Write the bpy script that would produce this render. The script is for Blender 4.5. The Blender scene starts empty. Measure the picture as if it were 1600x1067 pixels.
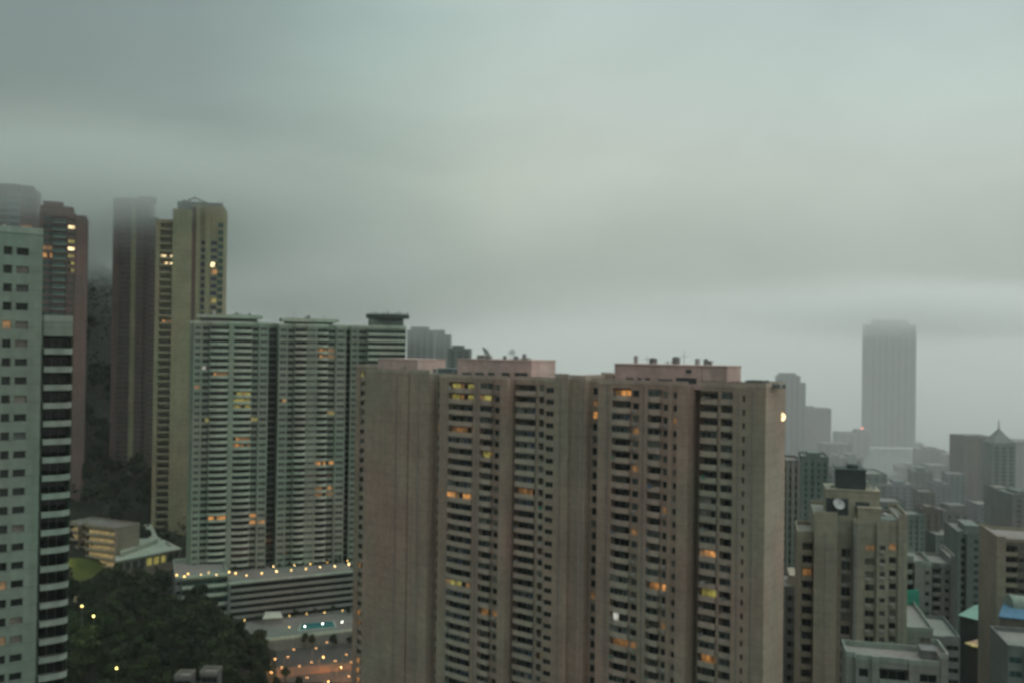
import bpy, math, random
from math import radians, sin, cos, pi
from mathutils import Vector, Matrix, noise

# ------------------------------------------------------------------ camera
scene = bpy.context.scene
W_PX, H_PX, F_PX = 1600.0, 1067.0, 1400.0
PITCH, ROLL, EYE = radians(0.5), 0.0135, 160.0
CAM = Vector((0, 0, EYE))
_F = Vector((0, cos(PITCH), sin(PITCH)))
_R0 = Vector((1, 0, 0)); _U0 = _R0.cross(_F)
_R = _R0 * cos(ROLL) + _U0 * sin(ROLL)
_U = _U0 * cos(ROLL) - _R0 * sin(ROLL)
cd = bpy.data.cameras.new("camera"); cam = bpy.data.objects.new("camera", cd)
scene.collection.objects.link(cam)
cam.matrix_world = Matrix(((_R.x, _U.x, -_F.x, 0), (_R.y, _U.y, -_F.y, 0), (_R.z, _U.z, -_F.z, EYE), (0, 0, 0, 1)))
cd.sensor_width = 36; cd.lens = 36 * F_PX / W_PX
cd.clip_start = 0.5; cd.clip_end = 30000
cd.dof.use_dof = True; cd.dof.focus_distance = 6.0; cd.dof.aperture_fstop = 1.55
scene.camera = cam

def ray(px, py):
    return _F + _R * ((px - W_PX / 2) / F_PX) + _U * ((H_PX / 2 - py) / F_PX)
def at(px, py, D):
    d = ray(px, py); return CAM + d * (D / d.y)
def proj(p):
    v = Vector(p) - CAM; k = v.dot(_F)
    if k <= 1: return None
    return (W_PX / 2 + F_PX * v.dot(_R) / k, H_PX / 2 - F_PX * v.dot(_U) / k, k)

# ------------------------------------------------------------------ world and light
SKY = 0.1
world = bpy.data.worlds.new("World"); scene.world = world; world.use_nodes = True
nt = world.node_tree; nt.nodes.clear()
def N(t, **kw):
    n = nt.nodes.new(t)
    for k, v in kw.items(): setattr(n, k, v)
    return n
L = lambda a, b: nt.links.new(a, b)
def ramp(n, stops):
    cr = n.color_ramp
    while len(cr.elements) > 1: cr.elements.remove(cr.elements[0])
    cr.elements[0].position = stops[0][0]; cr.elements[0].color = (*stops[0][1], 1)
    for p, c in stops[1:]:
        e = cr.elements.new(p); e.color = (*c, 1)
tc = N('ShaderNodeTexCoord'); sep = N('ShaderNodeSeparateXYZ'); L(tc.outputs['Generated'], sep.inputs[0])
# layered overcast: brightness by elevation, drifting banks of cloud
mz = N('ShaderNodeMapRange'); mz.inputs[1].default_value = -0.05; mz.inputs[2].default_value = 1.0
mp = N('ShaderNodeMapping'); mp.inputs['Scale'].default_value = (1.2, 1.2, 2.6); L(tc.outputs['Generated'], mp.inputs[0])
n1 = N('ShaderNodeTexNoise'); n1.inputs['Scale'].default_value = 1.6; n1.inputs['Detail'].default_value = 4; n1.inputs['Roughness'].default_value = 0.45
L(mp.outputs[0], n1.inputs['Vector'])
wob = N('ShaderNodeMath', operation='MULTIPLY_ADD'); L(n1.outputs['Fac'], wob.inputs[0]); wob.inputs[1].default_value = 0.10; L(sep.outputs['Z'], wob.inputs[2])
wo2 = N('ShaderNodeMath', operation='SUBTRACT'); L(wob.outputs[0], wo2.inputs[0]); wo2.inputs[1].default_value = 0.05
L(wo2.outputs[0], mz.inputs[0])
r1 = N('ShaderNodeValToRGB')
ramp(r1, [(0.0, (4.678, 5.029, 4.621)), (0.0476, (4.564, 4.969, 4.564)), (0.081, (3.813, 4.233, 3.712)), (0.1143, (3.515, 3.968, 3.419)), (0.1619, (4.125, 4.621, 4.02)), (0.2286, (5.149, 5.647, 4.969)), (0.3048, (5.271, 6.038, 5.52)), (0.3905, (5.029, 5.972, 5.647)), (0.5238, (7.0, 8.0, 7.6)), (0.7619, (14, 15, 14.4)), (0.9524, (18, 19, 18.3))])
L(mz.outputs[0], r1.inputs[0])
mx = N('ShaderNodeMapRange'); mx.inputs[1].default_value = -0.55; mx.inputs[2].default_value = 0.5; mx.interpolation_type = 'SMOOTHSTEP'
L(sep.outputs['X'], mx.inputs[0])
r2 = N('ShaderNodeValToRGB'); ramp(r2, [(0.0, (0.42, 0.46, 0.47)), (0.12, (0.48, 0.52, 0.53)), (0.32, (0.72, 0.78, 0.77)), (0.52, (0.95, 0.97, 0.96)), (0.62, (1, 1, 1)), (1.0, (0.98, 1.0, 1.02))])
L(mx.outputs[0], r2.inputs[0])
mul = N('ShaderNodeMix', data_type='RGBA', blend_type='MULTIPLY'); mul.inputs[0].default_value = 1
L(r1.outputs[0], mul.inputs[6]); L(r2.outputs[0], mul.inputs[7])
n2 = N('ShaderNodeTexNoise'); n2.inputs['Scale'].default_value = 3.2; n2.inputs['Detail'].default_value = 5; n2.inputs['Distortion'].default_value = 0.6
L(mp.outputs[0], n2.inputs['Vector'])
r3 = N('ShaderNodeMapRange'); r3.inputs[1].default_value = 0.3; r3.inputs[2].default_value = 0.7; r3.inputs[3].default_value = 0.94; r3.inputs[4].default_value = 1.06
L(n2.outputs['Fac'], r3.inputs[0])
mul2 = N('ShaderNodeMix', data_type='RGBA', blend_type='MULTIPLY'); mul2.inputs[0].default_value = 1
L(mul.outputs[2], mul2.inputs[6]); L(r3.outputs[0], mul2.inputs[7])
sky = N('ShaderNodeTexSky'); sky.sky_type = 'NISHITA'; sky.sun_disc = False
SUN_EL, SUN_AZ = radians(24), radians(100)
sky.sun_elevation = SUN_EL; sky.sun_rotation = SUN_AZ
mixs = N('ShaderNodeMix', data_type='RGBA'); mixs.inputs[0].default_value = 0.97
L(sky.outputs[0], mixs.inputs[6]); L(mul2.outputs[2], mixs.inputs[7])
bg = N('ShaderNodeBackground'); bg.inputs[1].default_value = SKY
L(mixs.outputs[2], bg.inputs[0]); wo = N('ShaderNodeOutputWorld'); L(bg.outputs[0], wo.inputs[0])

sd = bpy.data.lights.new("sun", 'SUN'); sd.energy = 0.5; sd.angle = radians(25); sd.color = (1, 0.96, 0.9)
sun = bpy.data.objects.new("sun", sd); scene.collection.objects.link(sun)
sdir = Vector((sin(SUN_AZ) * cos(SUN_EL), cos(SUN_AZ) * cos(SUN_EL), sin(SUN_EL)))
sun.rotation_euler = sdir.to_track_quat('Z', 'Y').to_euler()

scene.view_settings.view_transform = 'Standard'; scene.view_settings.look = 'None'
scene.view_settings.gamma = 1; scene.view_settings.exposure = 0.0
scene.render.engine = 'CYCLES'
scene.cycles.max_bounces = 4; scene.cycles.diffuse_bounces = 2; scene.cycles.glossy_bounces = 2
scene.cycles.volume_bounces = 4; scene.cycles.transmission_bounces = 2; scene.cycles.transparent_max_bounces = 4
scene.cycles.use_denoising = True; scene.cycles.sample_clamp_indirect = 4.0

# ------------------------------------------------------------------ materials
def new_mat(name):
    m = bpy.data.materials.new(name); m.use_nodes = True
    return m, m.node_tree, m.node_tree.nodes['Principled BSDF']
def wall_mat(name, col, var=0.14, streak=0.09, rough=0.85, tile=0.0, grime=0.12):
    """painted or tiled wall: cloudy mottling, rain streaks running down, faint floor-to-floor tile tone"""
    m, t, b = new_mat(name)
    b.inputs['Roughness'].default_value = rough; b.inputs['Specular IOR Level'].default_value = 0.25
    g = t.nodes.new('ShaderNodeNewGeometry')
    def nz(scale, vec, det=3):
        mpn = t.nodes.new('ShaderNodeMapping'); mpn.inputs['Scale'].default_value = vec
        t.links.new(g.outputs['Position'], mpn.inputs[0])
        n = t.nodes.new('ShaderNodeTexNoise'); n.inputs['Scale'].default_value = scale; n.inputs['Detail'].default_value = det
        t.links.new(mpn.outputs[0], n.inputs['Vector']); return n.outputs['Fac']
    def rng(o, lo, hi):
        r = t.nodes.new('ShaderNodeMapRange'); r.inputs[1].default_value = 0.3; r.inputs[2].default_value = 0.7
        r.inputs[3].default_value = lo; r.inputs[4].default_value = hi
        t.links.new(o, r.inputs[0]); return r.outputs[0]
    a = rng(nz(0.09, (1, 1, 1)), 1 - var, 1 + var)
    s = rng(nz(1.0, (0.9, 0.9, 0.035), 4), 1 - streak, 1 + streak * 0.6)
    f = rng(nz(0.7, (1, 1, 1), 5), 1 - grime, 1 + grime)
    def mulm(x, y):
        k = t.nodes.new('ShaderNodeMath'); k.operation = 'MULTIPLY'; t.links.new(x, k.inputs[0]); t.links.new(y, k.inputs[1]); return k.outputs[0]
    v = mulm(mulm(a, s), f)
    sx = t.nodes.new('ShaderNodeSeparateXYZ'); t.links.new(g.outputs['Position'], sx.inputs[0])
    md = t.nodes.new('ShaderNodeMath'); md.operation = 'PINGPONG'; md.inputs[1].default_value = 1.45; t.links.new(sx.outputs['Z'], md.inputs[0])
    jr = t.nodes.new('ShaderNodeMapRange'); jr.inputs[1].default_value = 0.05; jr.inputs[2].default_value = 0.16; jr.inputs[3].default_value = 0.84; jr.inputs[4].default_value = 1.0
    t.links.new(md.outputs[0], jr.inputs[0]); v = mulm(v, jr.outputs[0])
    hue = t.nodes.new('ShaderNodeValToRGB'); cr = hue.color_ramp
    cr.elements[0].position = 0.35; cr.elements[0].color = (col[0] * 1.08, col[1] * 0.96, col[2] * 0.95, 1)
    cr.elements[1].position = 0.65; cr.elements[1].color = (col[0] * 0.94, col[1] * 1.04, col[2] * 0.98, 1)
    t.links.new(nz(0.05, (1, 1, 0.6), 2), hue.inputs[0])
    x = t.nodes.new('ShaderNodeVectorMath'); x.operation = 'SCALE'
    t.links.new(hue.outputs[0], x.inputs[0]); t.links.new(v, x.inputs['Scale'])
    t.links.new(x.outputs[0], b.inputs['Base Color'])
    return m
def plain(name, col, rough=0.6, metal=0.0):
    return wall_mat(name, col, var=0.1, streak=0.1, rough=rough)
def glass_mat(name, col, rough=0.12):
    m, t, b = new_mat(name)
    n = t.nodes.new('ShaderNodeTexNoise'); n.inputs['Scale'].default_value = 0.5
    g = t.nodes.new('ShaderNodeNewGeometry'); t.links.new(g.outputs['Position'], n.inputs['Vector'])
    r = t.nodes.new('ShaderNodeValToRGB'); r.color_ramp.elements[0].position = 0.3; r.color_ramp.elements[1].position = 0.7
    r.color_ramp.elements[0].color = (*[c * 0.6 for c in col], 1); r.color_ramp.elements[1].color = (*[c * 1.5 for c in col], 1)
    t.links.new(n.outputs['Fac'], r.inputs[0]); t.links.new(r.outputs[0], b.inputs['Base Color'])
    b.inputs['Roughness'].default_value = rough; b.inputs['Specular IOR Level'].default_value = 0.25
    return m
def lit_mat(name, col, strength):
    """room light seen through a pane: brighter and dimmer patches of curtain and lamp"""
    m, t, b = new_mat(name)
    b.inputs['Base Color'].default_value = (0.2, 0.15, 0.1, 1)
    g = t.nodes.new('ShaderNodeNewGeometry')
    n = t.nodes.new('ShaderNodeTexNoise'); n.inputs['Scale'].default_value = 0.9; n.inputs['Detail'].default_value = 3
    t.links.new(g.outputs['Position'], n.inputs['Vector'])
    r = t.nodes.new('ShaderNodeMapRange'); r.inputs[1].default_value = 0.35; r.inputs[2].default_value = 0.68
    r.inputs[3].default_value = strength * 0.25; r.inputs[4].default_value = strength * 1.5
    t.links.new(n.outputs['Fac'], r.inputs[0])
    b.inputs['Emission Color'].default_value = (*col, 1); t.links.new(r.outputs[0], b.inputs['Emission Strength'])
    return m

M = {}
M['pink'] = wall_mat('pink_brown_render', (0.285, 0.225, 0.18))
M['pink_trim'] = wall_mat('pink_grey_trim', (0.35, 0.295, 0.245))
M['pink_roof'] = wall_mat('dusty_pink_paint', (0.42, 0.32, 0.29))
M['mint'] = wall_mat('mint_grey_render', (0.2, 0.235, 0.19), streak=0.15)
M['mint_trim'] = wall_mat('mint_trim', (0.34, 0.385, 0.32), streak=0.15)
M['white'] = wall_mat('cool_white_tile', (0.15, 0.185, 0.155), streak=0.12, var=0.08)
M['white_trim'] = wall_mat('white_parapet', (0.2, 0.235, 0.205), streak=0.15, var=0.08)
M['beige'] = wall_mat('olive_beige_render', (0.215, 0.21, 0.135))
M['brownpink'] = wall_mat('brown_pink_tile', (0.125, 0.088, 0.08))
M['teal'] = wall_mat('teal_curtain_wall', (0.08, 0.13, 0.12))
M['ochre'] = wall_mat('ochre_cream_render', (0.245, 0.232, 0.18))
M['cream'] = wall_mat('cream_paint', (0.22, 0.2, 0.155))
M['pale'] = wall_mat('pale_grey_paint', (0.18, 0.19, 0.17))
M['greywall'] = wall_mat('grey_concrete', (0.14, 0.15, 0.145))
M['darkgrey'] = wall_mat('charcoal_metal', (0.045, 0.055, 0.055))
M['greenwall'] = wall_mat('green_grey_wall', (0.125, 0.15, 0.135))
M['bluewall'] = wall_mat('blue_grey_wall', (0.145, 0.16, 0.17))
M['brownwall'] = wall_mat('brown_grey_wall', (0.11, 0.1, 0.085))
M['roof'] = wall_mat('roof_screed', (0.17, 0.17, 0.155), streak=0)
M['roof_green'] = wall_mat('sea_green_roof', (0.17, 0.30, 0.26), streak=0.1)
M['roof_sage'] = wall_mat('sage_grey_metal_roof', (0.3, 0.34, 0.28), streak=0.1)
M['net'] = wall_mat('green_netting', (0.03, 0.20, 0.14))
M['tarp'] = wall_mat('blue_tarpaulin', (0.06, 0.14, 0.22))
M['frame'] = plain('window_frame_metal', (0.16, 0.17, 0.16))
M['framelight'] = plain('pale_window_frame', (0.30, 0.31, 0.29))
M['steel'] = plain('galvanised_steel', (0.30, 0.31, 0.31), rough=0.4)
M['red'] = plain('red_paint', (0.45, 0.06, 0.04))
M['dark'] = glass_mat('dark_window_glass', (0.014, 0.018, 0.016))
M['grey'] = glass_mat('greyed_window_glass', (0.05, 0.055, 0.05), 0.3)
M['curtain'] = glass_mat('curtained_glass', (0.11, 0.105, 0.085), 0.4)
M['bluish'] = glass_mat('bluish_glass', (0.035, 0.045, 0.07), 0.2)
M['teglass'] = glass_mat('teal_glass', (0.03, 0.065, 0.06), 0.2)
M['maroon'] = glass_mat('maroon_curtain_glass', (0.09, 0.035, 0.035), 0.4)
M['lit'] = lit_mat('warm_room_light', (1.0, 0.42, 0.10), 0.55)
M['litdim'] = lit_mat('dim_amber_room_light', (0.85, 0.38, 0.10), 0.17)
M['lityel'] = lit_mat('yellow_green_room_light', (0.85, 0.75, 0.15), 0.28)
M['litbri'] = lit_mat('bright_room_light', (1.0, 0.75, 0.40), 2.2)
M['litwht'] = lit_mat('white_room_light', (0.9, 0.9, 0.8), 0.45)
M['litschool'] = lit_mat('yellow_corridor_light', (1.0, 0.74, 0.3), 0.26)
def emis(name, col, s):
    m, t, b = new_mat(name); b.inputs['Base Color'].default_value = (0.8, 0.8, 0.75, 1)
    b.inputs['Emission Color'].default_value = (*col, 1); b.inputs['Emission Strength'].default_value = s; return m
M['lampwarm'] = emis('warm_lamp_globe', (1, 0.66, 0.25), 7)
M['lampyel'] = emis('yellow_lamp_globe', (1, 0.60, 0.14), 5.5)
M['lampwhite'] = emis('white_lamp_globe', (1, 0.97, 0.85), 18)
M['lamporange'] = emis('sodium_lamp_globe', (1, 0.45, 0.12), 7)
M['lampred'] = emis('red_beacon_light', (1, 0.12, 0.06), 1.5)
def leaf_mat(name, a, b_):
    m, t, b = new_mat(name); b.inputs['Roughness'].default_value = 0.75; b.inputs['Specular IOR Level'].default_value = 0.15
    g = t.nodes.new('ShaderNodeNewGeometry')
    n = t.nodes.new('ShaderNodeTexNoise'); n.inputs['Scale'].default_value = 0.22; n.inputs['Detail'].default_value = 6; n.inputs['Roughness'].default_value = 0.7
    t.links.new(g.outputs['Position'], n.inputs['Vector'])
    r = t.nodes.new('ShaderNodeValToRGB'); r.color_ramp.elements[0].position = 0.32; r.color_ramp.elements[1].position = 0.68
    r.color_ramp.elements[0].color = (*a, 1); r.color_ramp.elements[1].color = (*b_, 1)
    t.links.new(n.outputs['Fac'], r.inputs[0]); t.links.new(r.outputs[0], b.inputs['Base Color']); return m
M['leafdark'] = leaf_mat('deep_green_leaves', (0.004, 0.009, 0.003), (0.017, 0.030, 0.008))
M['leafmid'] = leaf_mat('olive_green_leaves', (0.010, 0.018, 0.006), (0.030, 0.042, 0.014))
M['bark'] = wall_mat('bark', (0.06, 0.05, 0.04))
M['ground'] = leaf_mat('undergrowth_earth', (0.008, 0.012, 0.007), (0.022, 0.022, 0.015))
M['lawn'] = leaf_mat('lawn_grass', (0.03, 0.045, 0.008), (0.055, 0.07, 0.012))
M['asphalt'] = wall_mat('asphalt', (0.05, 0.048, 0.045), streak=0)
M['paving'] = wall_mat('red_brown_paving', (0.16, 0.09, 0.06), streak=0)
M['deck'] = wall_mat('pool_deck_stone', (0.13, 0.135, 0.12), streak=0)
mt_, t_, b_ = new_mat('pool_water'); b_.inputs['Base Color'].default_value = (0.02, 0.12, 0.12, 1); b_.inputs['Roughness'].default_value = 0.08
n_ = t_.nodes.new('ShaderNodeTexNoise'); n_.inputs['Scale'].default_value = 1.5; bu = t_.nodes.new('ShaderNodeBump'); bu.inputs['Strength'].default_value = 0.3
g_ = t_.nodes.new('ShaderNodeNewGeometry'); t_.links.new(g_.outputs['Position'], n_.inputs['Vector'])
t_.links.new(n_.outputs['Fac'], bu.inputs['Height']); t_.links.new(bu.outputs[0], b_.inputs['Normal']); M['pool'] = mt_
mt_, t_, b_ = new_mat('sea_water'); b_.inputs['Base Color'].default_value = (0.17, 0.20, 0.19, 1); b_.inputs['Roughness'].default_value = 0.1
n_ = t_.nodes.new('ShaderNodeTexNoise'); n_.inputs['Scale'].default_value = 0.05; bu = t_.nodes.new('ShaderNodeBump'); bu.inputs['Strength'].default_value = 0.08
g_ = t_.nodes.new('ShaderNodeNewGeometry'); t_.links.new(g_.outputs['Position'], n_.inputs['Vector'])
t_.links.new(n_.outputs['Fac'], bu.inputs['Height']); t_.links.new(bu.outputs[0], b_.inputs['Normal']); M['sea'] = mt_

# ------------------------------------------------------------------ mesh helpers
class MB:
    def __init__(s): s.v = []; s.f = []; s.m = []; s.mats = []
    def mi(s, mat):
        if mat is None: return 0
        if mat not in s.mats: s.mats.append(mat)
        return s.mats.index(mat)
    def poly(s, pts, mat):
        i = len(s.v); s.v += [tuple(p) for p in pts]; s.f.append(tuple(range(i, i + len(pts)))); s.m.append(s.mi(mat))
    def hexa(s, P, mat):
        """P: 8 corners, bottom 4 then top 4, same winding"""
        i = len(s.v); s.v += [tuple(p) for p in P]; k = s.mi(mat)
        for f in ((3, 2, 1, 0), (4, 5, 6, 7), (0, 1, 5, 4), (1, 2, 6, 5), (2, 3, 7, 6), (3, 0, 4, 7)):
            s.f.append(tuple(i + j for j in f)); s.m.append(k)
    def box(s, x0, x1, y0, y1, z0, z1, mat, T=None):
        P = [(x0, y0, z0), (x1, y0, z0), (x1, y1, z0), (x0, y1, z0), (x0, y0, z1), (x1, y0, z1), (x1, y1, z1), (x0, y1, z1)]
        if T: P = [T(*p) for p in P]
        s.hexa(P, mat)
    def prism(s, outline, z0, z1, mat, T=None):
        T = T or (lambda x, y, z: (x, y, z)); n = len(outline)
        i = len(s.v); s.v += [tuple(T(x, y, z0)) for x, y in outline] + [tuple(T(x, y, z1)) for x, y in outline]; k = s.mi(mat)
        s.f.append(tuple(i + j for j in reversed(range(n)))); s.m.append(k)
        s.f.append(tuple(i + n + j for j in range(n))); s.m.append(k)
        for j in range(n):
            q = (j + 1) % n; s.f.append((i + j, i + q, i + n + q, i + n + j)); s.m.append(k)
    def tube(s, a, b, r0, r1, mat, n=8):
        a, b = Vector(a), Vector(b); d = (b - a).normalized(); x = d.orthogonal().normalized(); y = d.cross(x)
        i = len(s.v); k = s.mi(mat)
        for c, r in ((a, r0), (b, r1)):
            for j in range(n):
                t = 2 * pi * j / n; s.v.append(tuple(c + x * (r * cos(t)) + y * (r * sin(t))))
        for j in range(n):
            q = (j + 1) % n; s.f.append((i + j, i + q, i + n + q, i + n + j)); s.m.append(k)
        s.f.append(tuple(i + j for j in reversed(range(n)))); s.m.append(k)
        s.f.append(tuple(i + n + j for j in range(n))); s.m.append(k)
    def lathe(s, c, prof, mat, n=12, axis=None):
        """prof: (radius, height) pairs"""
        ax = Vector(axis or (0, 0, 1)).normalized(); x = ax.orthogonal().normalized(); y = ax.cross(x); c = Vector(c)
        i = len(s.v); k = s.mi(mat)
        for r, h in prof:
            for j in range(n):
                t = 2 * pi * j / n; s.v.append(tuple(c + ax * h + x * (r * cos(t)) + y * (r * sin(t))))
        for p in range(len(prof) - 1):
            for j in range(n):
                q = (j + 1) % n; a0 = i + p * n
                s.f.append((a0 + j, a0 + q, a0 + n + q, a0 + n + j)); s.m.append(k)
    def mesh(s, name, origin=(0, 0, 0), weld=False):
        me = bpy.data.meshes.new(name); o = Vector(origin)
        vs = [(v[0] - o.x, v[1] - o.y, v[2] - o.z) for v in s.v]; fs, ms = s.f, s.m
        if weld:
            key = {}; idx = []; nv = []
            for v in vs:
                k = (round(v[0], 2), round(v[1], 2), round(v[2], 2))
                if k not in key: key[k] = len(nv); nv.append(v)
                idx.append(key[k])
            nf = []; nm = []
            for f, m_ in zip(fs, ms):
                g = []
                for j in f:
                    if idx[j] not in g: g.append(idx[j])
                if len(g) >= 3: nf.append(tuple(g)); nm.append(m_)
            vs, fs, ms = nv, nf, nm
        me.from_pydata(vs, [], fs)
        for m in s.mats: me.materials.append(m)
        me.polygons.foreach_set('material_index', ms); me.update(); return me
    def build(s, name, parent=None, weld=False, loc=None):
        if not s.v: return None
        org = Vector(loc) if loc is not None else (wloc(parent) if parent else Vector((0, 0, 0)))
        o = bpy.data.objects.new(name, s.mesh(name, org, weld)); scene.collection.objects.link(o)
        if parent: o.parent = parent; o.location = org - wloc(parent)
        else: o.location = org
        return o
def wloc(o):
    v = Vector((0, 0, 0))
    while o: v += o.location; o = o.parent
    return v
def empty(name, loc, label, cat, group=None):
    o = bpy.data.objects.new(name, None); scene.collection.objects.link(o); o.location = loc
    o['label'] = label; o['category'] = cat
    if group: o['group'] = group
    return o
def tag(o, label, cat, group=None):
    o['label'] = label; o['category'] = cat
    if group: o['group'] = group
    return o
def structure(o): o['kind'] = 'structure'; return o

rnd = random.Random(7)
# ------------------------------------------------------------------ windows and balconies (shared meshes, local x along the wall, -y outward)
_cache = {}
def window_geo(mb, T, w, h, var, fr, seed=0):
    f = 0.07 if w > 0.9 else 0.05
    nm = max(1, int(round(w / 1.3))); fm = M[fr]
    mb.box(0, w, -0.05, 0.03, 0, f, fm, T); mb.box(0, w, -0.05, 0.03, h - f, h, fm, T)
    mb.box(0, f, -0.047, 0.027, f, h - f, fm, T); mb.box(w - f, w, -0.047, 0.027, f, h - f, fm, T)
    xs = [f + (w - 2 * f) * k / nm for k in range(nm + 1)]
    r = random.Random(seed)
    for k in range(nm):
        v = var
        if var == 'litwht' and k % 3 != 0: v = 'grey'
        if var == 'mix': v = r.choice(['dark', 'dark', 'dark', 'dark', 'grey', 'grey', 'curtain', 'bluish'])
        if var in ('lit', 'lityel', 'litdim', 'litbri') and r.random() < 0.45: v = r.choice(['litdim', 'dark', 'dark', 'lit' if var != 'lityel' else 'lityel'])
        mb.poly([T(xs[k], 0, f), T(xs[k + 1], 0, f), T(xs[k + 1], 0, h - f), T(xs[k], 0, h - f)], M[v])
        if k: mb.box(xs[k] - 0.03, xs[k] + 0.03, -0.04, 0.02, f, h - f, fm, T)
def balcony_geo(mb, T, w, p, r, mat, shape, ph, seed=0):
    """slab from the recess back (y=r) to the front (y=-p) with a parapet; shape: box, bow or corner"""
    mt = M[mat]
    if shape == 'box': front = [(0, -p), (w, -p)]
    elif shape == 'bow': front = [(w * k / 8, -p * (0.35 + 0.65 * sin(pi * k / 8))) for k in range(9)]
    elif shape == 'corner':
        front = [(0, -p)] + [(w * 0.55 + w * 0.45 * sin(pi / 2 * k / 6), -p + (p) * (1 - cos(pi / 2 * k / 6)) * 0.95) for k in range(7)]
    elif shape == 'slant': front = [(0, -p * 0.25), (w * 0.35, -p), (w, -p)]
    mb.prism([(0, r)] + front + [(w, r)][:1] if front[-1][0] < w else [(0, r)] + front + [(w, r)], -0.18, 0.0, mt, T)
    t = 0.12
    path = [(0, 0)] + front + [(w, 0)] if p > 0.15 else front
    for (ax, ay), (bx, by) in zip(path, path[1:]):
        d = math.hypot(bx - ax, by - ay)
        if d < 1e-3: continue
        nx, ny = -(by - ay) / d * t, (bx - ax) / d * t
        mb.prism([(ax, ay), (bx, by), (bx + nx, by + ny), (ax + nx, ay + ny)], 0.003, ph, mt, T)
class Kit:
    """collects one building's repeated parts; the hundred largest in view become objects, the rest one object"""
    def __init__(s): s.items = {}
    def add(s, kind, key, P, ang, size, fn): s.items.setdefault(kind, []).append([key, Vector(P), ang, size, fn])
    def flush(s, root, limit=100):
        for kind, its in s.items.items():
            def score(it):
                q = proj(it[1])
                if not q: return 0
                inn = -10 < q[0] < 1610 and -10 < q[1] < 1085
                return (it[3] / q[2]) * (1 if inn else 0.001) + (1 if 'lit' in str(it[0]) and inn else 0)
            its.sort(key=score, reverse=True)
            rest = MB()
            for n, (key, P, ang, size, fn) in enumerate(its):
                if n < limit:
                    if key not in _cache:
                        mb = MB(); fn(mb, lambda x, y, z: (x, y, z)); _cache[key] = mb.mesh(kind)
                    o = bpy.data.objects.new(kind, _cache[key]); scene.collection.objects.link(o)
                    o.parent = root; o.location = P - wloc(root); o.rotation_euler = (0, 0, ang)
                else:
                    c, sn = cos(ang), sin(ang)
                    fn(rest, lambda x, y, z, P=P, c=c, sn=sn: (P.x + x * c - y * sn, P.y + x * sn + y * c, P.z + z))
            if rest.v:
                o = rest.build(kind, root); o['kind'] = 'stuff'

LIT = []   # (px, py, material, radius) of lamps seen burning behind windows
def lit_for(P, w, h, base, reach=6):
    q = proj(P)
    if not q: return base
    for px, py, m, rad in LIT:
        if abs(q[0] - px) < rad[0] and abs(q[1] - py) < rad[1]: return m
    return base

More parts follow.
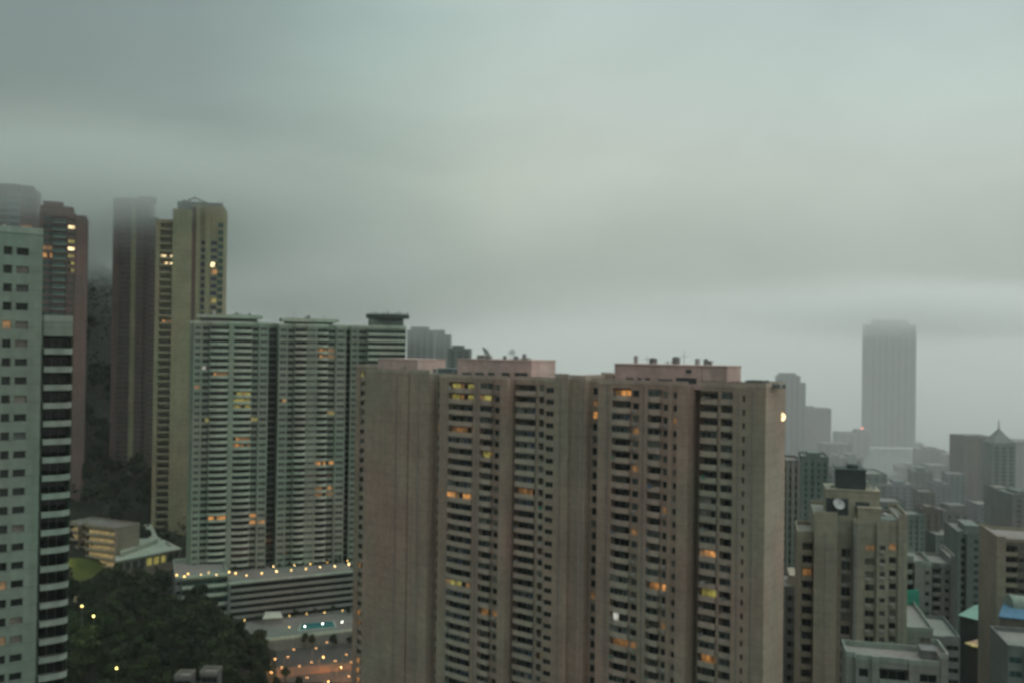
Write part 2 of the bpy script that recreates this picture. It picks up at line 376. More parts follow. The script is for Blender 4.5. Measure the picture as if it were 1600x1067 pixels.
# ------------------------------------------------------------------ tower builder
class Tower:
    def __init__(s, name, label, A, B, yref, ytop, zbase, depth, fh, wall, trim, cat='building', group=None, roofmat='roof', windowfrom=0.9):
        a = at(A[0], yref, A[1]); b = at(B[0], yref, B[1])
        s.O = Vector((a.x, a.y, 0)); e = Vector((b.x, b.y, 0)); s.u = (e - s.O).normalized(); s.W = (e - s.O).length
        s.n = Vector((s.u.y, -s.u.x, 0)); s.ang = math.atan2(s.u.y, s.u.x); s.yref = yref
        s.z1 = at((A[0] + B[0]) / 2, ytop, (A[1] + B[1]) / 2).z; s.z0 = zbase; s.depth = depth; s.fh = fh
        s.wall, s.trim, s.roofmat = wall, trim, roofmat
        c = s.P(s.W / 2, -depth / 2, zbase); s.root = empty(name, c, label, cat, group)
        s.body = MB(); s.cap = MB(); s.par = MB(); s.kit = Kit(); s.detail = windowfrom
    def P(s, u, v, z):
        p = s.O + s.u * u + s.n * v; return Vector((p.x, p.y, z))
    def u_at(s, px, v):
        d = ray(px, s.yref); o = s.O + s.n * v
        # CAM + d t = o + u k  (in plan)
        det = d.x * (-s.u.y) + d.y * s.u.x
        rx, ry = o.x - CAM.x, o.y - CAM.y
        return (d.x * ry - d.y * rx) / det
    def z_at(s, px, py, v=0):
        u = s.u_at(px, v); p = s.P(u, v, 0); return at(px, py, p.y).z
    def run(s, u0, u1, v, kind='blank', z1=None, first=None, **k):
        """one vertical run of the facade between plan positions u0..u1"""
        z1 = z1 or s.z1; B = s.body; mat = M[k.get('mat', s.wall)]; T = s.P
        def q(a, b, va, vb, za, zb, m=mat): B.poly([T(a, va, za), T(b, vb, za), T(b, vb, zb), T(a, va, zb)], m)
        if kind == 'blank' or s.fh <= 0:
            q(u0, u1, v, v, s.z0, z1)
        elif kind == 'strip':
            mg = k.get('m', 0.25); r = 0.3; ztop = z1 - k.get('head', 2.0)
            a, b = u0 + mg, u1 - mg
            q(u0, a, v, v, s.z0, z1); q(b, u1, v, v, s.z0, z1); q(a, b, v, v, ztop, z1)
            q(a, a, v, v - r, s.z0, ztop); q(b, b, v - r, v, s.z0, ztop); 
            gm = M[k.get('glass', 'grey')]; mb = MB(); z = ztop; fh = s.fh; sp = k.get('sp', 0.42) * fh
            mb.poly([T(a, v - r, s.z0), T(b, v - r, s.z0), T(b, v - r, ztop), T(a, v - r, ztop)], gm)
            while z > s.z0 + fh and z > -20:      # spandrel under each pane of the strip
                mb.box(a, b, v - r + 0.004, v - r + 0.14, z - fh, z - fh + sp, mat, lambda x, y, zz: T(x, y, zz)); z -= fh
            o = mb.build('window_strip', s.root)
        else:
            par = k.get('par', 1.0); fh = s.fh
            zlow = max(s.z0, at(800, 1067 + 40, max(30, T(u0, v, 0).y)).z - 2 * fh)
            nf = max(1, int((z1 - par - zlow) / fh))
            zb = z1 - par - nf * fh
            if kind == 'win':
                h = k.get('h', 1.35); hd = k.get('hd', 0.45); r = k.get('r', 0.25); mg = k.get('m', 0.25)
                a, b = u0 + mg, u1 - mg
                if b - a < 0.3: a, b = u0 + 0.05, u1 - 0.05
                q(u0, a, v, v, s.z0, z1); q(b, u1, v, v, s.z0, z1)
                zt = z1
                for f in range(nf):
                    zc = z1 - par - f * fh; zh = zc - hd; zs = zh - h
                    q(a, b, v, v, zh, zt); zt = zs
                    q(a, b, v - r, v, zh, zh) if False else B.poly([T(a, v, zh), T(b, v, zh), T(b, v - r, zh), T(a, v - r, zh)], mat)
                    B.poly([T(a, v, zs), T(a, v - r, zs), T(b, v - r, zs), T(b, v, zs)], mat)
                    B.poly([T(a, v - r, zs), T(a, v, zs), T(a, v, zh), T(a, v - r, zh)], mat)
                    B.poly([T(b, v - r, zs), T(b, v - r, zh), T(b, v, zh), T(b, v, zs)], mat)
                    var = k.get('glass', 'mix'); P = T(a, v - r, zs)
                    mid = T((a + b) / 2, v - r, (zs + zh) / 2); var = lit_for(mid, b - a, h, var)
                    if var == 'mix' and s.wall == 'pink' and rnd.random() < .045: var = rnd.choice(['litdim', 'litdim', 'lityel'])
                    if s.wall in ('mint', 'ochre', 'beige') and rnd.random() < .015: var = rnd.choice(['litdim', 'lityel'])
                    sd_ = rnd.randrange(6); w = round(b - a, 2); fr = k.get('fr', 'frame')
                    s.kit.add('window', ('w', w, h, var, fr, sd_), P, s.ang, w * h,
                              lambda mb, TT, w=w, h=h, var=var, fr=fr, sd_=sd_: window_geo(mb, TT, w, h, var, fr, sd_))
                    if k.get('hood') and rnd.random() < k['hood']:
                        s.kit.add('air_conditioner', ('ac',), T(a + 0.1, v + 0.02, zs - 0.75), s.ang, 0.5,
                                  lambda mb, TT: (mb.box(0, 0.85, -0.42, 0, 0, 0.55, M['framelight'], TT), mb.box(0.12, 0.6, -0.44, -0.42, 0.06, 0.48, M['frame'], TT)))
                q(a, b, v, v, s.z0, zt)
            elif kind == 'bal':
                r = k.get('r', 1.3); p = k.get('p', 0.6); ph = k.get('ph', 1.05); a, b = u0, u1
                q(a, b, v, v, z1 - par, z1); q(a, b, v, v, s.z0, zb)
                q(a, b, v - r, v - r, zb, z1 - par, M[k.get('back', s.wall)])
                q(a, a, v, v - r, zb, z1 - par); q(b, b, v - r, v, zb, z1 - par)
                B.poly([T(a, v, z1 - par), T(b, v, z1 - par), T(b, v - r, z1 - par), T(a, v - r, z1 - par)], mat)
                B.poly([T(a, v, zb), T(a, v - r, zb), T(b, v - r, zb), T(b, v, zb)], mat)
                for f in range(nf):
                    zf = z1 - par - (f + 1) * fh; w = round(b - a, 2); shp = k.get('shape', 'box'); pm = k.get('pm', s.trim)
                    zz = zf + (0.2 if f == nf - 1 else 0)
                    s.kit.add('balcony', ('b', w, p, r, pm, shp, ph), T(a, v, zf + 0.2), s.ang, w * 1.3,
                              lambda mb, TT, w=w, p=p, r=r, pm=pm, shp=shp, ph=ph: balcony_geo(mb, TT, w, p, r, pm, shp, ph))
                    mid = T((a + b) / 2, v - r, zf + 1.5)
                    enc = rnd.random() < k.get('enc', 0.0)
                    if not enc and k.get('enc') and rnd.random() < .3:
                        lc = rnd.choice(['white_trim', 'tarp', 'maroon', 'cream', 'net', 'framelight']); lw = round(rnd.choice([1.0, 1.5, 2.1]), 1)
                        s.kit.add('laundry', ('l', lc, lw), T(a + rnd.uniform(.1, .6), v + p + .05, zf + .2 + ph + .35), s.ang, lw * .5,
                                  lambda mb, TT, lc=lc, lw=lw: (mb.box(0, lw, -.03, .0, .0, .05, M['steel'], TT), mb.box(.1, lw * .45, -.02, .0, -.75, -.004, M[lc], TT), mb.box(lw * .55, lw * .9, -.02, .0, -.5, -.004, M['curtain'], TT)))
                    var = lit_for(mid, w, 2, k.get('glass', 'mix'))
                    sd_ = rnd.randrange(6); fr = k.get('fr', 'frame')
                    if enc:   # glazed-in balcony
                        h2 = fh - 0.2 - ph - 0.25
                        s.kit.add('window', ('w', w - .3, round(h2, 2), var, 'framelight', sd_), T(a + .15, v + p * .6 - 0.1, zf + 0.2 + ph), s.ang, w * h2,
                                  lambda mb, TT, w=w - .3, h=round(h2, 2), var=var, sd_=sd_: window_geo(mb, TT, w, h, var, 'framelight', sd_))
                    else:
                        w2 = round(w - 0.5, 2); h2 = 2.15
                        s.kit.add('window', ('w', w2, h2, var, fr, sd_), T(a + .25, v - r + 0.06, zf + 0.22), s.ang, w2 * 1.2,
                                  lambda mb, TT, w=w2, h=h2, var=var, fr=fr, sd_=sd_: window_geo(mb, TT, w, h, var, fr, sd_))
        # roof strip and parapet of the run
        if not k.get('nocap'):
            s.cap.poly([T(u0, v, z1), T(u1, v, z1), T(u1, -s.depth, z1), T(u0, -s.depth, z1)], M[s.roofmat])
            s.par.box(u0, u1, v - 0.22, v + 0.06, z1 + 0.004, z1 + k.get('parh', 1.0), M[k.get('parm', s.trim)], lambda x, y, z: T(x, y, z))
        return (u0, u1, v, z1, mat)
    def face(s, runs, px=True, sides=True):
        out = []; 
        for r in runs:
            x0, x1, v, kind = r[:4]; k = dict(r[4]) if len(r) > 4 else {}
            if 'top' in k: k['z1'] = s.z_at((x0 + x1) / 2, k.pop('top'), v)
            u0, u1 = (s.u_at(x0, v), s.u_at(x1, v)) if px else (x0, x1)
            if out: u0 = out[-1][1]
            if u1 <= u0 + 0.05: u1 = u0 + 0.05
            out.append(s.run(u0, u1, v, kind, **k))
        T = s.P; B = s.body
        for a, b in zip(out, out[1:]):
            zt = max(a[3], b[3]); u = a[1]
            if abs(a[2] - b[2]) > 1e-3:
                zt = a[3] if a[2] > b[2] else b[3]; m = a[4] if a[2] > b[2] else b[4]
                B.poly([T(u, a[2], s.z0), T(u, b[2], s.z0), T(u, b[2], zt), T(u, a[2], zt)], m)
            if abs(a[3] - b[3]) > 1e-3:
                lo, hi = (a, b) if a[3] < b[3] else (b, a)
                B.poly([T(u, min(a[2], b[2]) if hi[2] > lo[2] else hi[2], lo[3]), T(u, -s.depth, lo[3]), T(u, -s.depth, hi[3]), T(u, min(a[2], b[2]) if hi[2] > lo[2] else hi[2], hi[3])], hi[4])
        s.out = out; s.U0, s.U1 = out[0][0], out[-1][1]
        a, b = out[0], out[-1]
        B.poly([T(a[0], -s.depth, s.z0), T(a[0], a[2], s.z0), T(a[0], a[2], a[3]), T(a[0], -s.depth, a[3])], a[4])
        B.poly([T(b[1], b[2], s.z0), T(b[1], -s.depth, s.z0), T(b[1], -s.depth, b[3]), T(b[1], b[2], b[3])], b[4])
        for r in out:
            B.poly([T(r[1], -s.depth, s.z0), T(r[0], -s.depth, s.z0), T(r[0], -s.depth, r[3]), T(r[1], -s.depth, r[3])], r[4])
            s.par.box(r[0], r[1], -s.depth - 0.05, -s.depth + 0.2, r[3] + 0.005, r[3] + 1.0, M[s.trim], lambda x, y, z: T(x, y, z))
        s.par.box(a[0] - 0.05, a[0] + 0.2, -s.depth + .21, a[2] - 0.23, a[3] + .006, a[3] + 0.99, M[s.trim], lambda x, y, z: T(x, y, z))
        s.par.box(b[1] - 0.2, b[1] + 0.05, -s.depth + .21, b[2] - 0.23, b[3] + .006, b[3] + 0.99, M[s.trim], lambda x, y, z: T(x, y, z))
    def add_box(s, name, x0, x1, ytop, v0, v1, mat, ybot=None, zb=None, px=True, parent=None, cap=True):
        """a block on the roof; x0..x1 in photo columns along the facade, v1 front, v0 back"""
        u0, u1 = (s.u_at(x0, v1), s.u_at(x1, v1)) if px else (x0, x1)
        zt = s.z_at((x0 + x1) / 2, ytop, v1) if px else ytop
        zb = zb if zb is not None else (s.z1 if ybot is None else s.z_at((x0 + x1) / 2, ybot, v1))
        mb = MB(); mb.box(u0, u1, v0, v1, zb, zt, M[mat], lambda x, y, z: s.P(x, y, z))
        if cap: mb.box(u0 - .12, u1 + .12, v0 - .12, v1 + .12, zt + 0.004, zt + 0.28, M[mat], lambda x, y, z: s.P(x, y, z))
        return mb.build(name, parent or s.root)
    def finish(s, limit=100, parapet=True):
        s.body.build('wall', s.root, weld=True); s.cap.build('roof', s.root, weld=True)
        if parapet: s.par.build('parapet', s.root, weld=True)
        s.kit.flush(s.root, limit); return s.root

def mast(parent, P, h, r=0.08, arms=3, name='antenna', mat='frame'):
    mb = MB(); mb.tube(P, P + Vector((0, 0, h)), r, r * 0.6, M[mat], 6)
    for k in range(arms):
        z = h * (0.55 + 0.4 * k / max(1, arms)); l = 0.9 - 0.2 * k
        mb.tube(P + Vector((-l, 0, z)), P + Vector((l, 0, z)), r * 0.6, r * 0.6, M[mat], 5)
    return mb.build(name, parent)
def dish(parent, P, R, aim, name='satellite_dish', mat='greywall'):
    mb = MB(); prof = [(R * t, R * 0.35 * t * t) for t in (0.02, .3, .55, .8, 1.0)]
    ax = Vector(aim).normalized(); c = Vector(P) + Vector((0, 0, R * 1.3))
    mb.lathe(c, prof, M[mat], 16, ax); mb.lathe(c - ax * 0.06, prof, M[mat], 16, ax)
    mb.tube(c + ax * R * .05, c + ax * R * 0.9, 0.05, 0.05, M['frame'], 5)
    mb.tube(P, c - ax * .06, 0.12, 0.1, M['frame'], 6)
    return mb.build(name, parent)
def clutter(t, px0, px1, v0, v1, n, z=None, seed=0):
    r = random.Random(seed); z = z if z is not None else t.z1
    for k in range(n):
        u = t.u_at(r.uniform(px0, px1), v1); v = r.uniform(v0, v1); P = t.P(u, v, z + .01); kind = r.random()
        if kind < .35: tank(t.root, P, r.uniform(.5, .9), r.uniform(.9, 1.6), r.choice(['steel', 'greywall', 'bluewall']))
        elif kind < .6:
            mb = MB(); w, d, h = r.uniform(.8, 2.2), r.uniform(.7, 1.2), r.uniform(.7, 1.3); T = lambda x, y, zz: t.P(u + x, v + y, z + zz)
            mb.box(0, w, 0, d, .15, h, M['framelight'], T); mb.box(.1, w - .1, d + .002, d + .03, .3, h - .15, M['frame'], T); mb.box(.1, w - .1, .1, .25, .01, .146, M['frame'], T); mb.build('air_conditioner', t.root)
        elif kind < .8: mast(t.root, P, r.uniform(1.6, 3.4), .07, r.randint(1, 4))
        else:
            mb = MB(); Q = t.P(u + r.uniform(2, 5), v, z + .5); mb.tube(P + Vector((0, 0, .4)), Q, .12, .12, M['steel'], 6); mb.tube(P, P + Vector((0, 0, .45)), .12, .12, M['steel'], 6); mb.tube(Q - Vector((0, 0, .48)), Q, .12, .12, M['steel'], 6); mb.build('roof_pipe', t.root)
def pipes(t, pxs, v, mat='frame'):
    for px in pxs:
        u = t.u_at(px, v); mb = MB(); T = t.P
        a, b = T(u, v + .12, t.z0), T(u, v + .12, t.z1 - .3); mb.tube(a, b, .09, .09, M[mat], 6); zz = t.z1 - 3
        while zz > t.z0: mb.box(u - .14, u + .14, v + .0, v + .2, zz, zz + .08, M[mat], T); zz -= 5.74
        mb.build('drainpipe', t.root)
def tank(parent, P, r, h, mat='steel', name='water_tank'):
    mb = MB(); mb.lathe(P, [(0.02, 0), (r, 0), (r, h), (r * .8, h + .25), (0.02, h + .35)], M[mat], 14); return mb.build(name, parent)


# ------------------------------------------------------------------ terrain
def sm(a, b, x):
    t = max(0.0, min(1.0, (x - a) / (b - a))); return t * t * (3 - 2 * t)
def ground(x, y):
    q = x / max(y, 60.0)
    base = 38 * (1 - sm(-0.30, 0.05, q)) + 8 * sm(-0.30, 0.05, q)
    base += 10 * (1 - sm(-0.36, -0.24, q)) * sm(150, 330, y)
    rid = 40 + 235 * (1 - sm(-0.62, -0.16, q))
    rid *= (1 - sm(-0.12, 0.1, q))
    z = base + rid * sm(400, 980, y) * 0.95
    z += 10 * noise.noise(Vector((x * 0.006, y * 0.006, 0))) * sm(420, 700, y) * (1 - sm(-0.2, 0.1, q))
    z *= 1 - sm(1500, 2300, y) * (1 if q > -0.3 else 0.4)
    z += 32 * (1 - sm(-0.50, -0.41, q)) * sm(400, 470, y) * (1 - sm(700, 900, y))
    return z - 24 * sm(1100, 1300, y) * sm(-0.15, 0.0, q)
def terrain_mesh():
    xs = [-2400 + 24 * i for i in range(60)]; xs = [-2400, -2000, -1600, -1300, -1100] + [-900 + 18 * i for i in range(78)] + [560, 700, 900, 1200, 1600, 2000, 2400]
    ys = [-300, -150, 0, 60] + [100 + 18 * i for i in range(72)] + [1450, 1550, 1700, 1900, 2200, 2400]
    mb = MB(); nx = len(xs)
    for y in ys:
        for x in xs: mb.v.append((x, y, ground(x, y)))
    k = mb.mi(M['ground'])
    for j in range(len(ys) - 1):
        for i in range(nx - 1):
            a = j * nx + i; mb.f.append((a, a + 1, a + nx + 1, a + nx)); mb.m.append(k)
    o = mb.build('ground')
    for p in o.data.polygons: p.use_smooth = True
    return structure(o)
terrain_mesh()
mb = MB(); mb.poly([(-9000, -350, -3), (9000, -350, -3), (9000, 9000, -3), (-9000, 9000, -3)], M['sea']); structure(mb.build('water'))

# ------------------------------------------------------------------ lamps burning in windows, where the photo shows them
LIT += [(985, 618, 'lit', (16, 9)), (930, 628, 'litbri', (8, 7)), (930, 645, 'lit', (8, 12)), (990, 728, 'litdim', (14, 10)), (978, 742, 'litbri', (9, 8)), (994, 742, 'lit', (9, 8)),
        (1033, 915, 'lit', (10, 10)), (740, 775, 'lit', (18, 9)), (712, 672, 'litdim', (14, 8)), (733, 608, 'lityel', (16, 9)), (765, 622, 'lityel', (14, 8)), (728, 620, 'lityel', (12, 7)),
        (1113, 861, 'lit', (16, 9)), (1040, 790, 'litdim', (9, 9)), (830, 775, 'litdim', (10, 9)), (722, 905, 'lityel', (13, 8)), (760, 950, 'litdim', (16, 9)), (972, 958, 'litwht', (12, 8)), (982, 1000, 'litdim', (12, 9)),
        (1105, 925, 'lityel', (8, 7)), (1105, 1035, 'litdim', (12, 9)), (838, 1020, 'litdim', (14, 10)), (1030, 985, 'litdim', (12, 9)), (755, 712, 'lityel', (12, 8)), (1072, 660, 'litdim', (8, 8)), (1060, 664, 'lityel', (9, 9)),
        (322, 570, 'litwht', (7, 6)), (340, 582, 'litdim', (12, 6)), (380, 625, 'lityel', (17, 11)), (322, 658, 'lityel', (10, 6)), (510, 721, 'lit', (12, 6)), (512, 553, 'litdim', (10, 6)), (505, 768, 'litdim', (12, 8)),
        (337, 811, 'lit', (12, 6)), (396, 811, 'lit', (14, 6)), (374, 862, 'maroon', (12, 12)), (382, 690, 'litdim', (12, 8)), (500, 745, 'maroon', (16, 6)), (380, 508, 'lityel', (30, 6)),
        (576, 580, 'lityel', (10, 8)), (600, 576, 'lityel', (8, 6)), (564, 965, 'lit', (9, 14)), (566, 1045, 'lit', (9, 22)), (562, 885, 'litdim', (8, 12)),
        (255, 406, 'litbri', (9, 7)), (252, 506, 'litdim', (9, 6)), (330, 409, 'litbri', (6, 6)), (330, 420, 'lit', (8, 10)), (268, 468, 'litdim', (6, 6)),
        (115, 352, 'litbri', (6, 5)), (107, 388, 'litbri', (6, 6)), (74, 387, 'litdim', (7, 5)), (74, 396, 'lit', (8, 5)), (112, 400, 'lityel', (10, 30)), (26, 357, 'litbri', (8, 5)), (44, 357, 'litdim', (8, 5)), (5, 355, 'litwht', (5, 5)),
        (8, 383, 'lit', (16, 9)), (8, 500, 'litdim', (12, 8)), (8, 582, 'litdim', (14, 8)), (8, 668, 'litdim', (14, 8)), (5, 720, 'litdim', (12, 8)), (4, 910, 'lit', (14, 8)), (4, 1000, 'litdim', (14, 8)), (8, 693, 'teglass', (12, 8)),
        (1262, 895, 'litdim', (8, 8))]
DK = dict(hood=0.35)
# ------------------------------------------------------------------ the wide pink-brown pair in the middle
A, Bp = (612, 250), (1222, 185)
def pair(name, label, px0, px1, runs, ytop):
    t = Tower.__new__(Tower); T0 = Tower(name, label, A, Bp, 600, ytop, 5, 22, 2.87, 'pink', 'pink_trim')
    return T0
T1 = pair('apartment_tower', 'pink-brown tower with a blank slab at its left end and a roof dish', 0, 0, 0, 590)
T1.z1 = T1.z_at(760, 592, 0)
e, f_, g = dict(DK, h=1.5, hd=.4, m=.35), dict(p=.75, enc=.28, shape='slant'), dict(p=.5, enc=.35)
T1.face([(556, 562, -10, 'blank', dict(top=574)), (562, 572, -10, 'win', dict(e, top=574)), (572, 583, -9, 'bal', dict(p=.5, enc=.3, top=574)), (583, 590, -9, 'blank', dict(top=574)), (590, 600, -9, 'bal', dict(p=.4, top=574)), (600, 612, -11, 'win', dict(e, top=574)),
         (612, 638, 0, 'blank', dict(top=583)), (638, 642, -.5, 'blank', dict(top=583)), (642, 671, 0, 'blank', dict(top=583)),
         (671, 680, -3, 'blank'), (680, 696, -3, 'win', dict(e, m=.5, h=1.6)), (696, 704, -.6, 'blank'), (704, 741, 0, 'bal', f_), (741, 750, .3, 'blank'),
         (750, 771, 0, 'bal', f_), (771, 784, -.2, 'win', e), (784, 793, .6, 'blank'), (793, 806, -5, 'blank'), (806, 818, -5, 'win', e), (818, 839, -2, 'bal', g), (839, 843, -1.8, 'blank'),
         (843, 858, -2, 'bal', g), (858, 868, 0, 'win', dict(h=1.3, hd=.5, m=.45, glass='dark')), (868, 888, 0, 'blank', dict(top=590)), (888, 905, -1.2, 'blank', dict(top=592))])
ph = T1.add_box('penthouse', 714, 830, 563, -14, -3, 'pink_roof', ybot=600)
T1.add_box('plant_room', 590, 652, 562, -16, -4, 'pink_roof', ybot=585)
T1.add_box('roof_tank', 684, 712, 577, -12, -5, 'bluewall', ybot=600)
T1.add_box('vent_housing', 868, 879, 586, -8, -5, 'darkgrey', ybot=596)
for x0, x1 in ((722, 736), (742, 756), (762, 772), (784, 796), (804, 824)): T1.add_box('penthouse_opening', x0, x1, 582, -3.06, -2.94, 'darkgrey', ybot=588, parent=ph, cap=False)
p = T1.P(T1.u_at(757, -8), -8, 0); zt = T1.z_at(757, 562, -8)
dish(T1.root, Vector((p.x, p.y, zt)), 1.5, (0.75, -0.25, 0.65)); p = T1.P(T1.u_at(801, -8), -8, 0); mast(T1.root, Vector((p.x, p.y, zt)), 3.2, .12)
clutter(T1, 620, 665, -15, -2, 5, T1.z_at(640, 583, 0), 1); clutter(T1, 718, 822, -12, -5, 9, zt, 2); clutter(T1, 872, 903, -10, -3, 4, None, 3); clutter(T1, 672, 712, -10, -2, 4, None, 4)
pipes(T1, (620, 655, 745.5, 788, 876), .3); pipes(T1, (798,), -5)
T1.finish()
T2 = pair('apartment_tower', 'pink-brown tower with a long penthouse and a glowing lamp at its right edge', 0, 0, 0, 603)
T2.z1 = T2.z_at(1100, 604, 0); T2.depth = 12
f_2, g2 = dict(p=.8, enc=.25, shape='slant'), dict(p=.5, enc=.35)
T2.face([(905, 915, 0, 'blank', dict(top=594)), (915, 943, -2.5, 'win', dict(e, m=.6, h=1.7, top=596)), (943, 957, 0, 'blank', dict(top=600)), (957, 986, 0, 'bal', f_2), (986, 1001, -.2, 'win', e), (1001, 1012, .3, 'blank'),
         (1012, 1034, 0, 'bal', f_2), (1034, 1046, -.2, 'win', e), (1046, 1050, .2, 'blank'), (1050, 1060, 0, 'win', dict(h=1.4, m=.3)), (1060, 1075, .6, 'blank'), (1075, 1084, -5, 'blank'), (1084, 1100, -5, 'win', e), (1100, 1104, -4.8, 'blank'),
         (1104, 1123, -2, 'bal', g2), (1123, 1127, -1.8, 'blank'), (1127, 1151, -2, 'bal', g2), (1151, 1157, 0, 'blank'), (1157, 1168, 0, 'win', dict(h=1.3, hd=.6, m=.5, glass='dark')), (1168, 1197, 0, 'blank', dict(top=605))])
ph = T2.add_box('penthouse', 960, 1096, 571, -10.5, -2.5, 'pink_roof', ybot=606)
T2.add_box('overhead_tank', 1097, 1136, 573, -10.5, -2.6, 'pink_roof', ybot=596)
for x0, x1 in ((1098, 1101), (1129, 1135)): T2.add_box('tank_support', x0, x1, 596, -9.5, -3.5, 'pink_roof', ybot=606, cap=False)
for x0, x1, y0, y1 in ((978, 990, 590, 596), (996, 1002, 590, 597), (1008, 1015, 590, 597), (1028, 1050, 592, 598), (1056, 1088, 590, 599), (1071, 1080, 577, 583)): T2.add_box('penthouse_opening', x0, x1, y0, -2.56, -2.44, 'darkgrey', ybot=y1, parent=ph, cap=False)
T2.add_box('plant_room', 945, 959, 586, -9, -4, 'pink_trim', ybot=603)
T2.add_box('roof_tank', 1166, 1190, 596, -8, -4, 'greenwall', ybot=606)
p = T2.P(T2.u_at(1043, -4), -4, T2.z_at(1043, 571, -4)); mast(T2.root, p, 1.2, .1, 1)
# glowing lamp on the right edge: a round bulkhead light behind guard bars
c = T2.P(T2.U1 + 0.45, -10.2, T2.z_at(1221, 651, -10)); c = at(1221, 651, c.y)
mb = MB(); ax = Vector((0, -1, 0)); mb.lathe(c, [(0.02, .35), (.55, .25), (.9, 0.05), (.9, -.15), (.02, -.2)], M['litbri'], 18, ax)
lm = mb.build('wall_lamp', T2.root)
mb = MB(); 
for dz in (-.62, .0, .62): mb.box(c.x - 1.3, c.x - .25, c.y - .5, c.y - .38, c.z + dz - .13, c.z + dz + .13, M['red'])
mb.box(c.x - 1.35, c.x - 1.2, c.y - .5, c.y + .4, c.z - .8, c.z + .8, M['red']); mb.build('lamp_guard', lm)
clutter(T2, 965, 1125, -9, -4, 10, T2.z_at(1050, 571, -2.5) + .3, 5); clutter(T2, 1192, 1215, -9, -3, 3, None, 6); clutter(T2, 915, 945, -9, -3, 3, T2.z_at(930, 598, 0), 7)
pipes(T2, (911, 950, 1006, 1066, 1154, 1176), .35); pipes(T2, (1079,), -5)
T2.finish()

# ------------------------------------------------------------------ mint grey towers on the podium
def mint(label, px0, px1, runs, ytop, depth=18):
    t = Tower('apartment_tower', label, (303, 402), (545, 426), 520, ytop, 50, depth, 2.95, 'mint', 'mint_trim')
    t.z1 = t.z_at((px0 + px1) / 2, ytop, 0); t.face(runs); return t
pl = dict(h=1.5, hd=.4, m=.5, glass='grey', fr='framelight'); dk = dict(h=1.7, hd=.4, m=.25, glass='dark'); bw = dict(p=1.5, shape='bow', r=1.2, ph=1.0, glass='dark')
M1 = mint('mint-grey tower with bowed balconies on the podium, beside the olive-beige tower', 297, 434,
    [(297, 303, -3, 'blank'), (303, 316, 0, 'win', pl), (316, 329, -1, 'win', dk), (329, 358, 0, 'bal', bw), (358, 366, .8, 'blank'), (366, 394, 0, 'bal', bw), (394, 405, -1, 'win', dk), (405, 420, 0, 'win', pl), (420, 434, -11, 'win', dict(dk, h=2.5, m=.1, hd=.2))], 506)  # last run: tall dark panes added to put shade into the gap
M1.add_box('roof_slab', 308, 410, 493, -12, 0.4, 'mint_trim', ybot=497); M1.add_box('plant_room', 316, 402, 497, -11, -2, 'greywall', ybot=507)
M1.add_box('roof_window', 385, 400, 506, -1.9, -1.7, 'litschool', ybot=510, cap=False, zb=M1.z1); clutter(M1, 312, 408, -11, -1, 6, M1.z_at(360, 493, 0) + .3, 8); M1.finish()
M2 = mint('mint-grey tower with bowed balconies, between its twin and the disc-crowned tower', 436, 549,
    [(436, 450, 0, 'win', pl), (450, 461, -1, 'win', dk), (461, 480, 0, 'bal', bw), (480, 496, .8, 'win', dict(pl, h=1.1)), (496, 513, 0, 'bal', bw), (513, 525, -1, 'win', dk), (525, 541, 0, 'win', pl), (541, 549, -9, 'win', dict(dk, h=2.5, m=.1, hd=.2))], 510)  # last run: same added dark panes, darkening the end recess
M2.add_box('roof_slab', 440, 530, 499, -12, .4, 'mint_trim', ybot=503); M2.add_box('plant_room', 447, 520, 503, -11, -2, 'greywall', ybot=511); clutter(M2, 445, 528, -11, -1, 6, M2.z_at(480, 499, 0) + .3, 9); M2.finish()
M3 = Tower('apartment_tower', 'grey-green tower with a disc-shaped crown, half hidden behind the pink-brown pair', (548, 430), (634, 436), 540, 512, 40, 20, 2.95, 'mint', 'mint_trim')
M3.face([(548, 560, 0, 'win', pl), (560, 574, -1, 'win', dk), (574, 634, 1.5, 'bal', dict(p=.9, r=1.6, glass='teglass', shape='box', fh=3.6))])
M3.add_box('penthouse', 578, 630, 499, -14, -1, 'greenwall', ybot=513)
mb = MB(); c = M3.P(M3.u_at(605, -6), -6, 0); zc = M3.z_at(605, 498, -6)
out = [(10.6 * cos(2 * pi * k / 20), 8 * sin(2 * pi * k / 20)) for k in range(20)]
mb.prism(out, 0, 1.9, M['darkgrey'], lambda x, y, z: (c.x + x, c.y + y, zc + z)); mb.build('crown_disc', M3.root)
mb = MB()
for k in range(11): a = -9.5 + 1.9 * k; mb.box(c.x + a, c.x + a + .8, c.y - 3, c.y - 1, zc + 1.904, zc + 2.5 + .5 * (k % 3), M['steel'])
mb.build('roof_equipment', M3.root); M3.finish()

# podium of the mint towers
PD = Tower('podium_building', 'long five-level podium with banded decks and a lamp-lit roof garden', (357, 384), (556, 409), 900, 903, 20, 42, 2.9, 'greywall', 'greenwall', cat='podium')
PD.z1 = PD.z_at(456, 903, 0)
u0, u1 = PD.u_at(357, 0), PD.u_at(556, 0)
PD.face([(u0, u0 + 1.0, 0, 'blank'), (u0 + 1, u1 - 1.2, 0, 'bal', dict(pm='pale', r=3, p=.35, ph=1.15, par=.5, glass='dark', fh=3)), (u1 - 1.2, u1, 0, 'blank')], px=False)
PD.par = MB(); z = PD.z1
PD.par.box(u0, u1, -.15, .3, z + .004, z + .8, M['mint_trim'], lambda x, y, zz: PD.P(x, y, zz)); PD.finish()
PL = Tower('podium_wing', 'low left wing of the podium with a pale band above the dark trees', (274, 378), (356, 386), 905, 901, 30, 34, 4.0, 'mint', 'mint_trim', cat='podium')
PL.face([(274, 284, -1, 'win', dict(h=1.6, glass='dark', mat='greywall')), (284, 356, 0, 'bal', dict(r=3, p=.3, ph=1.2, par=.6, glass='teglass'))]); PL.finish()
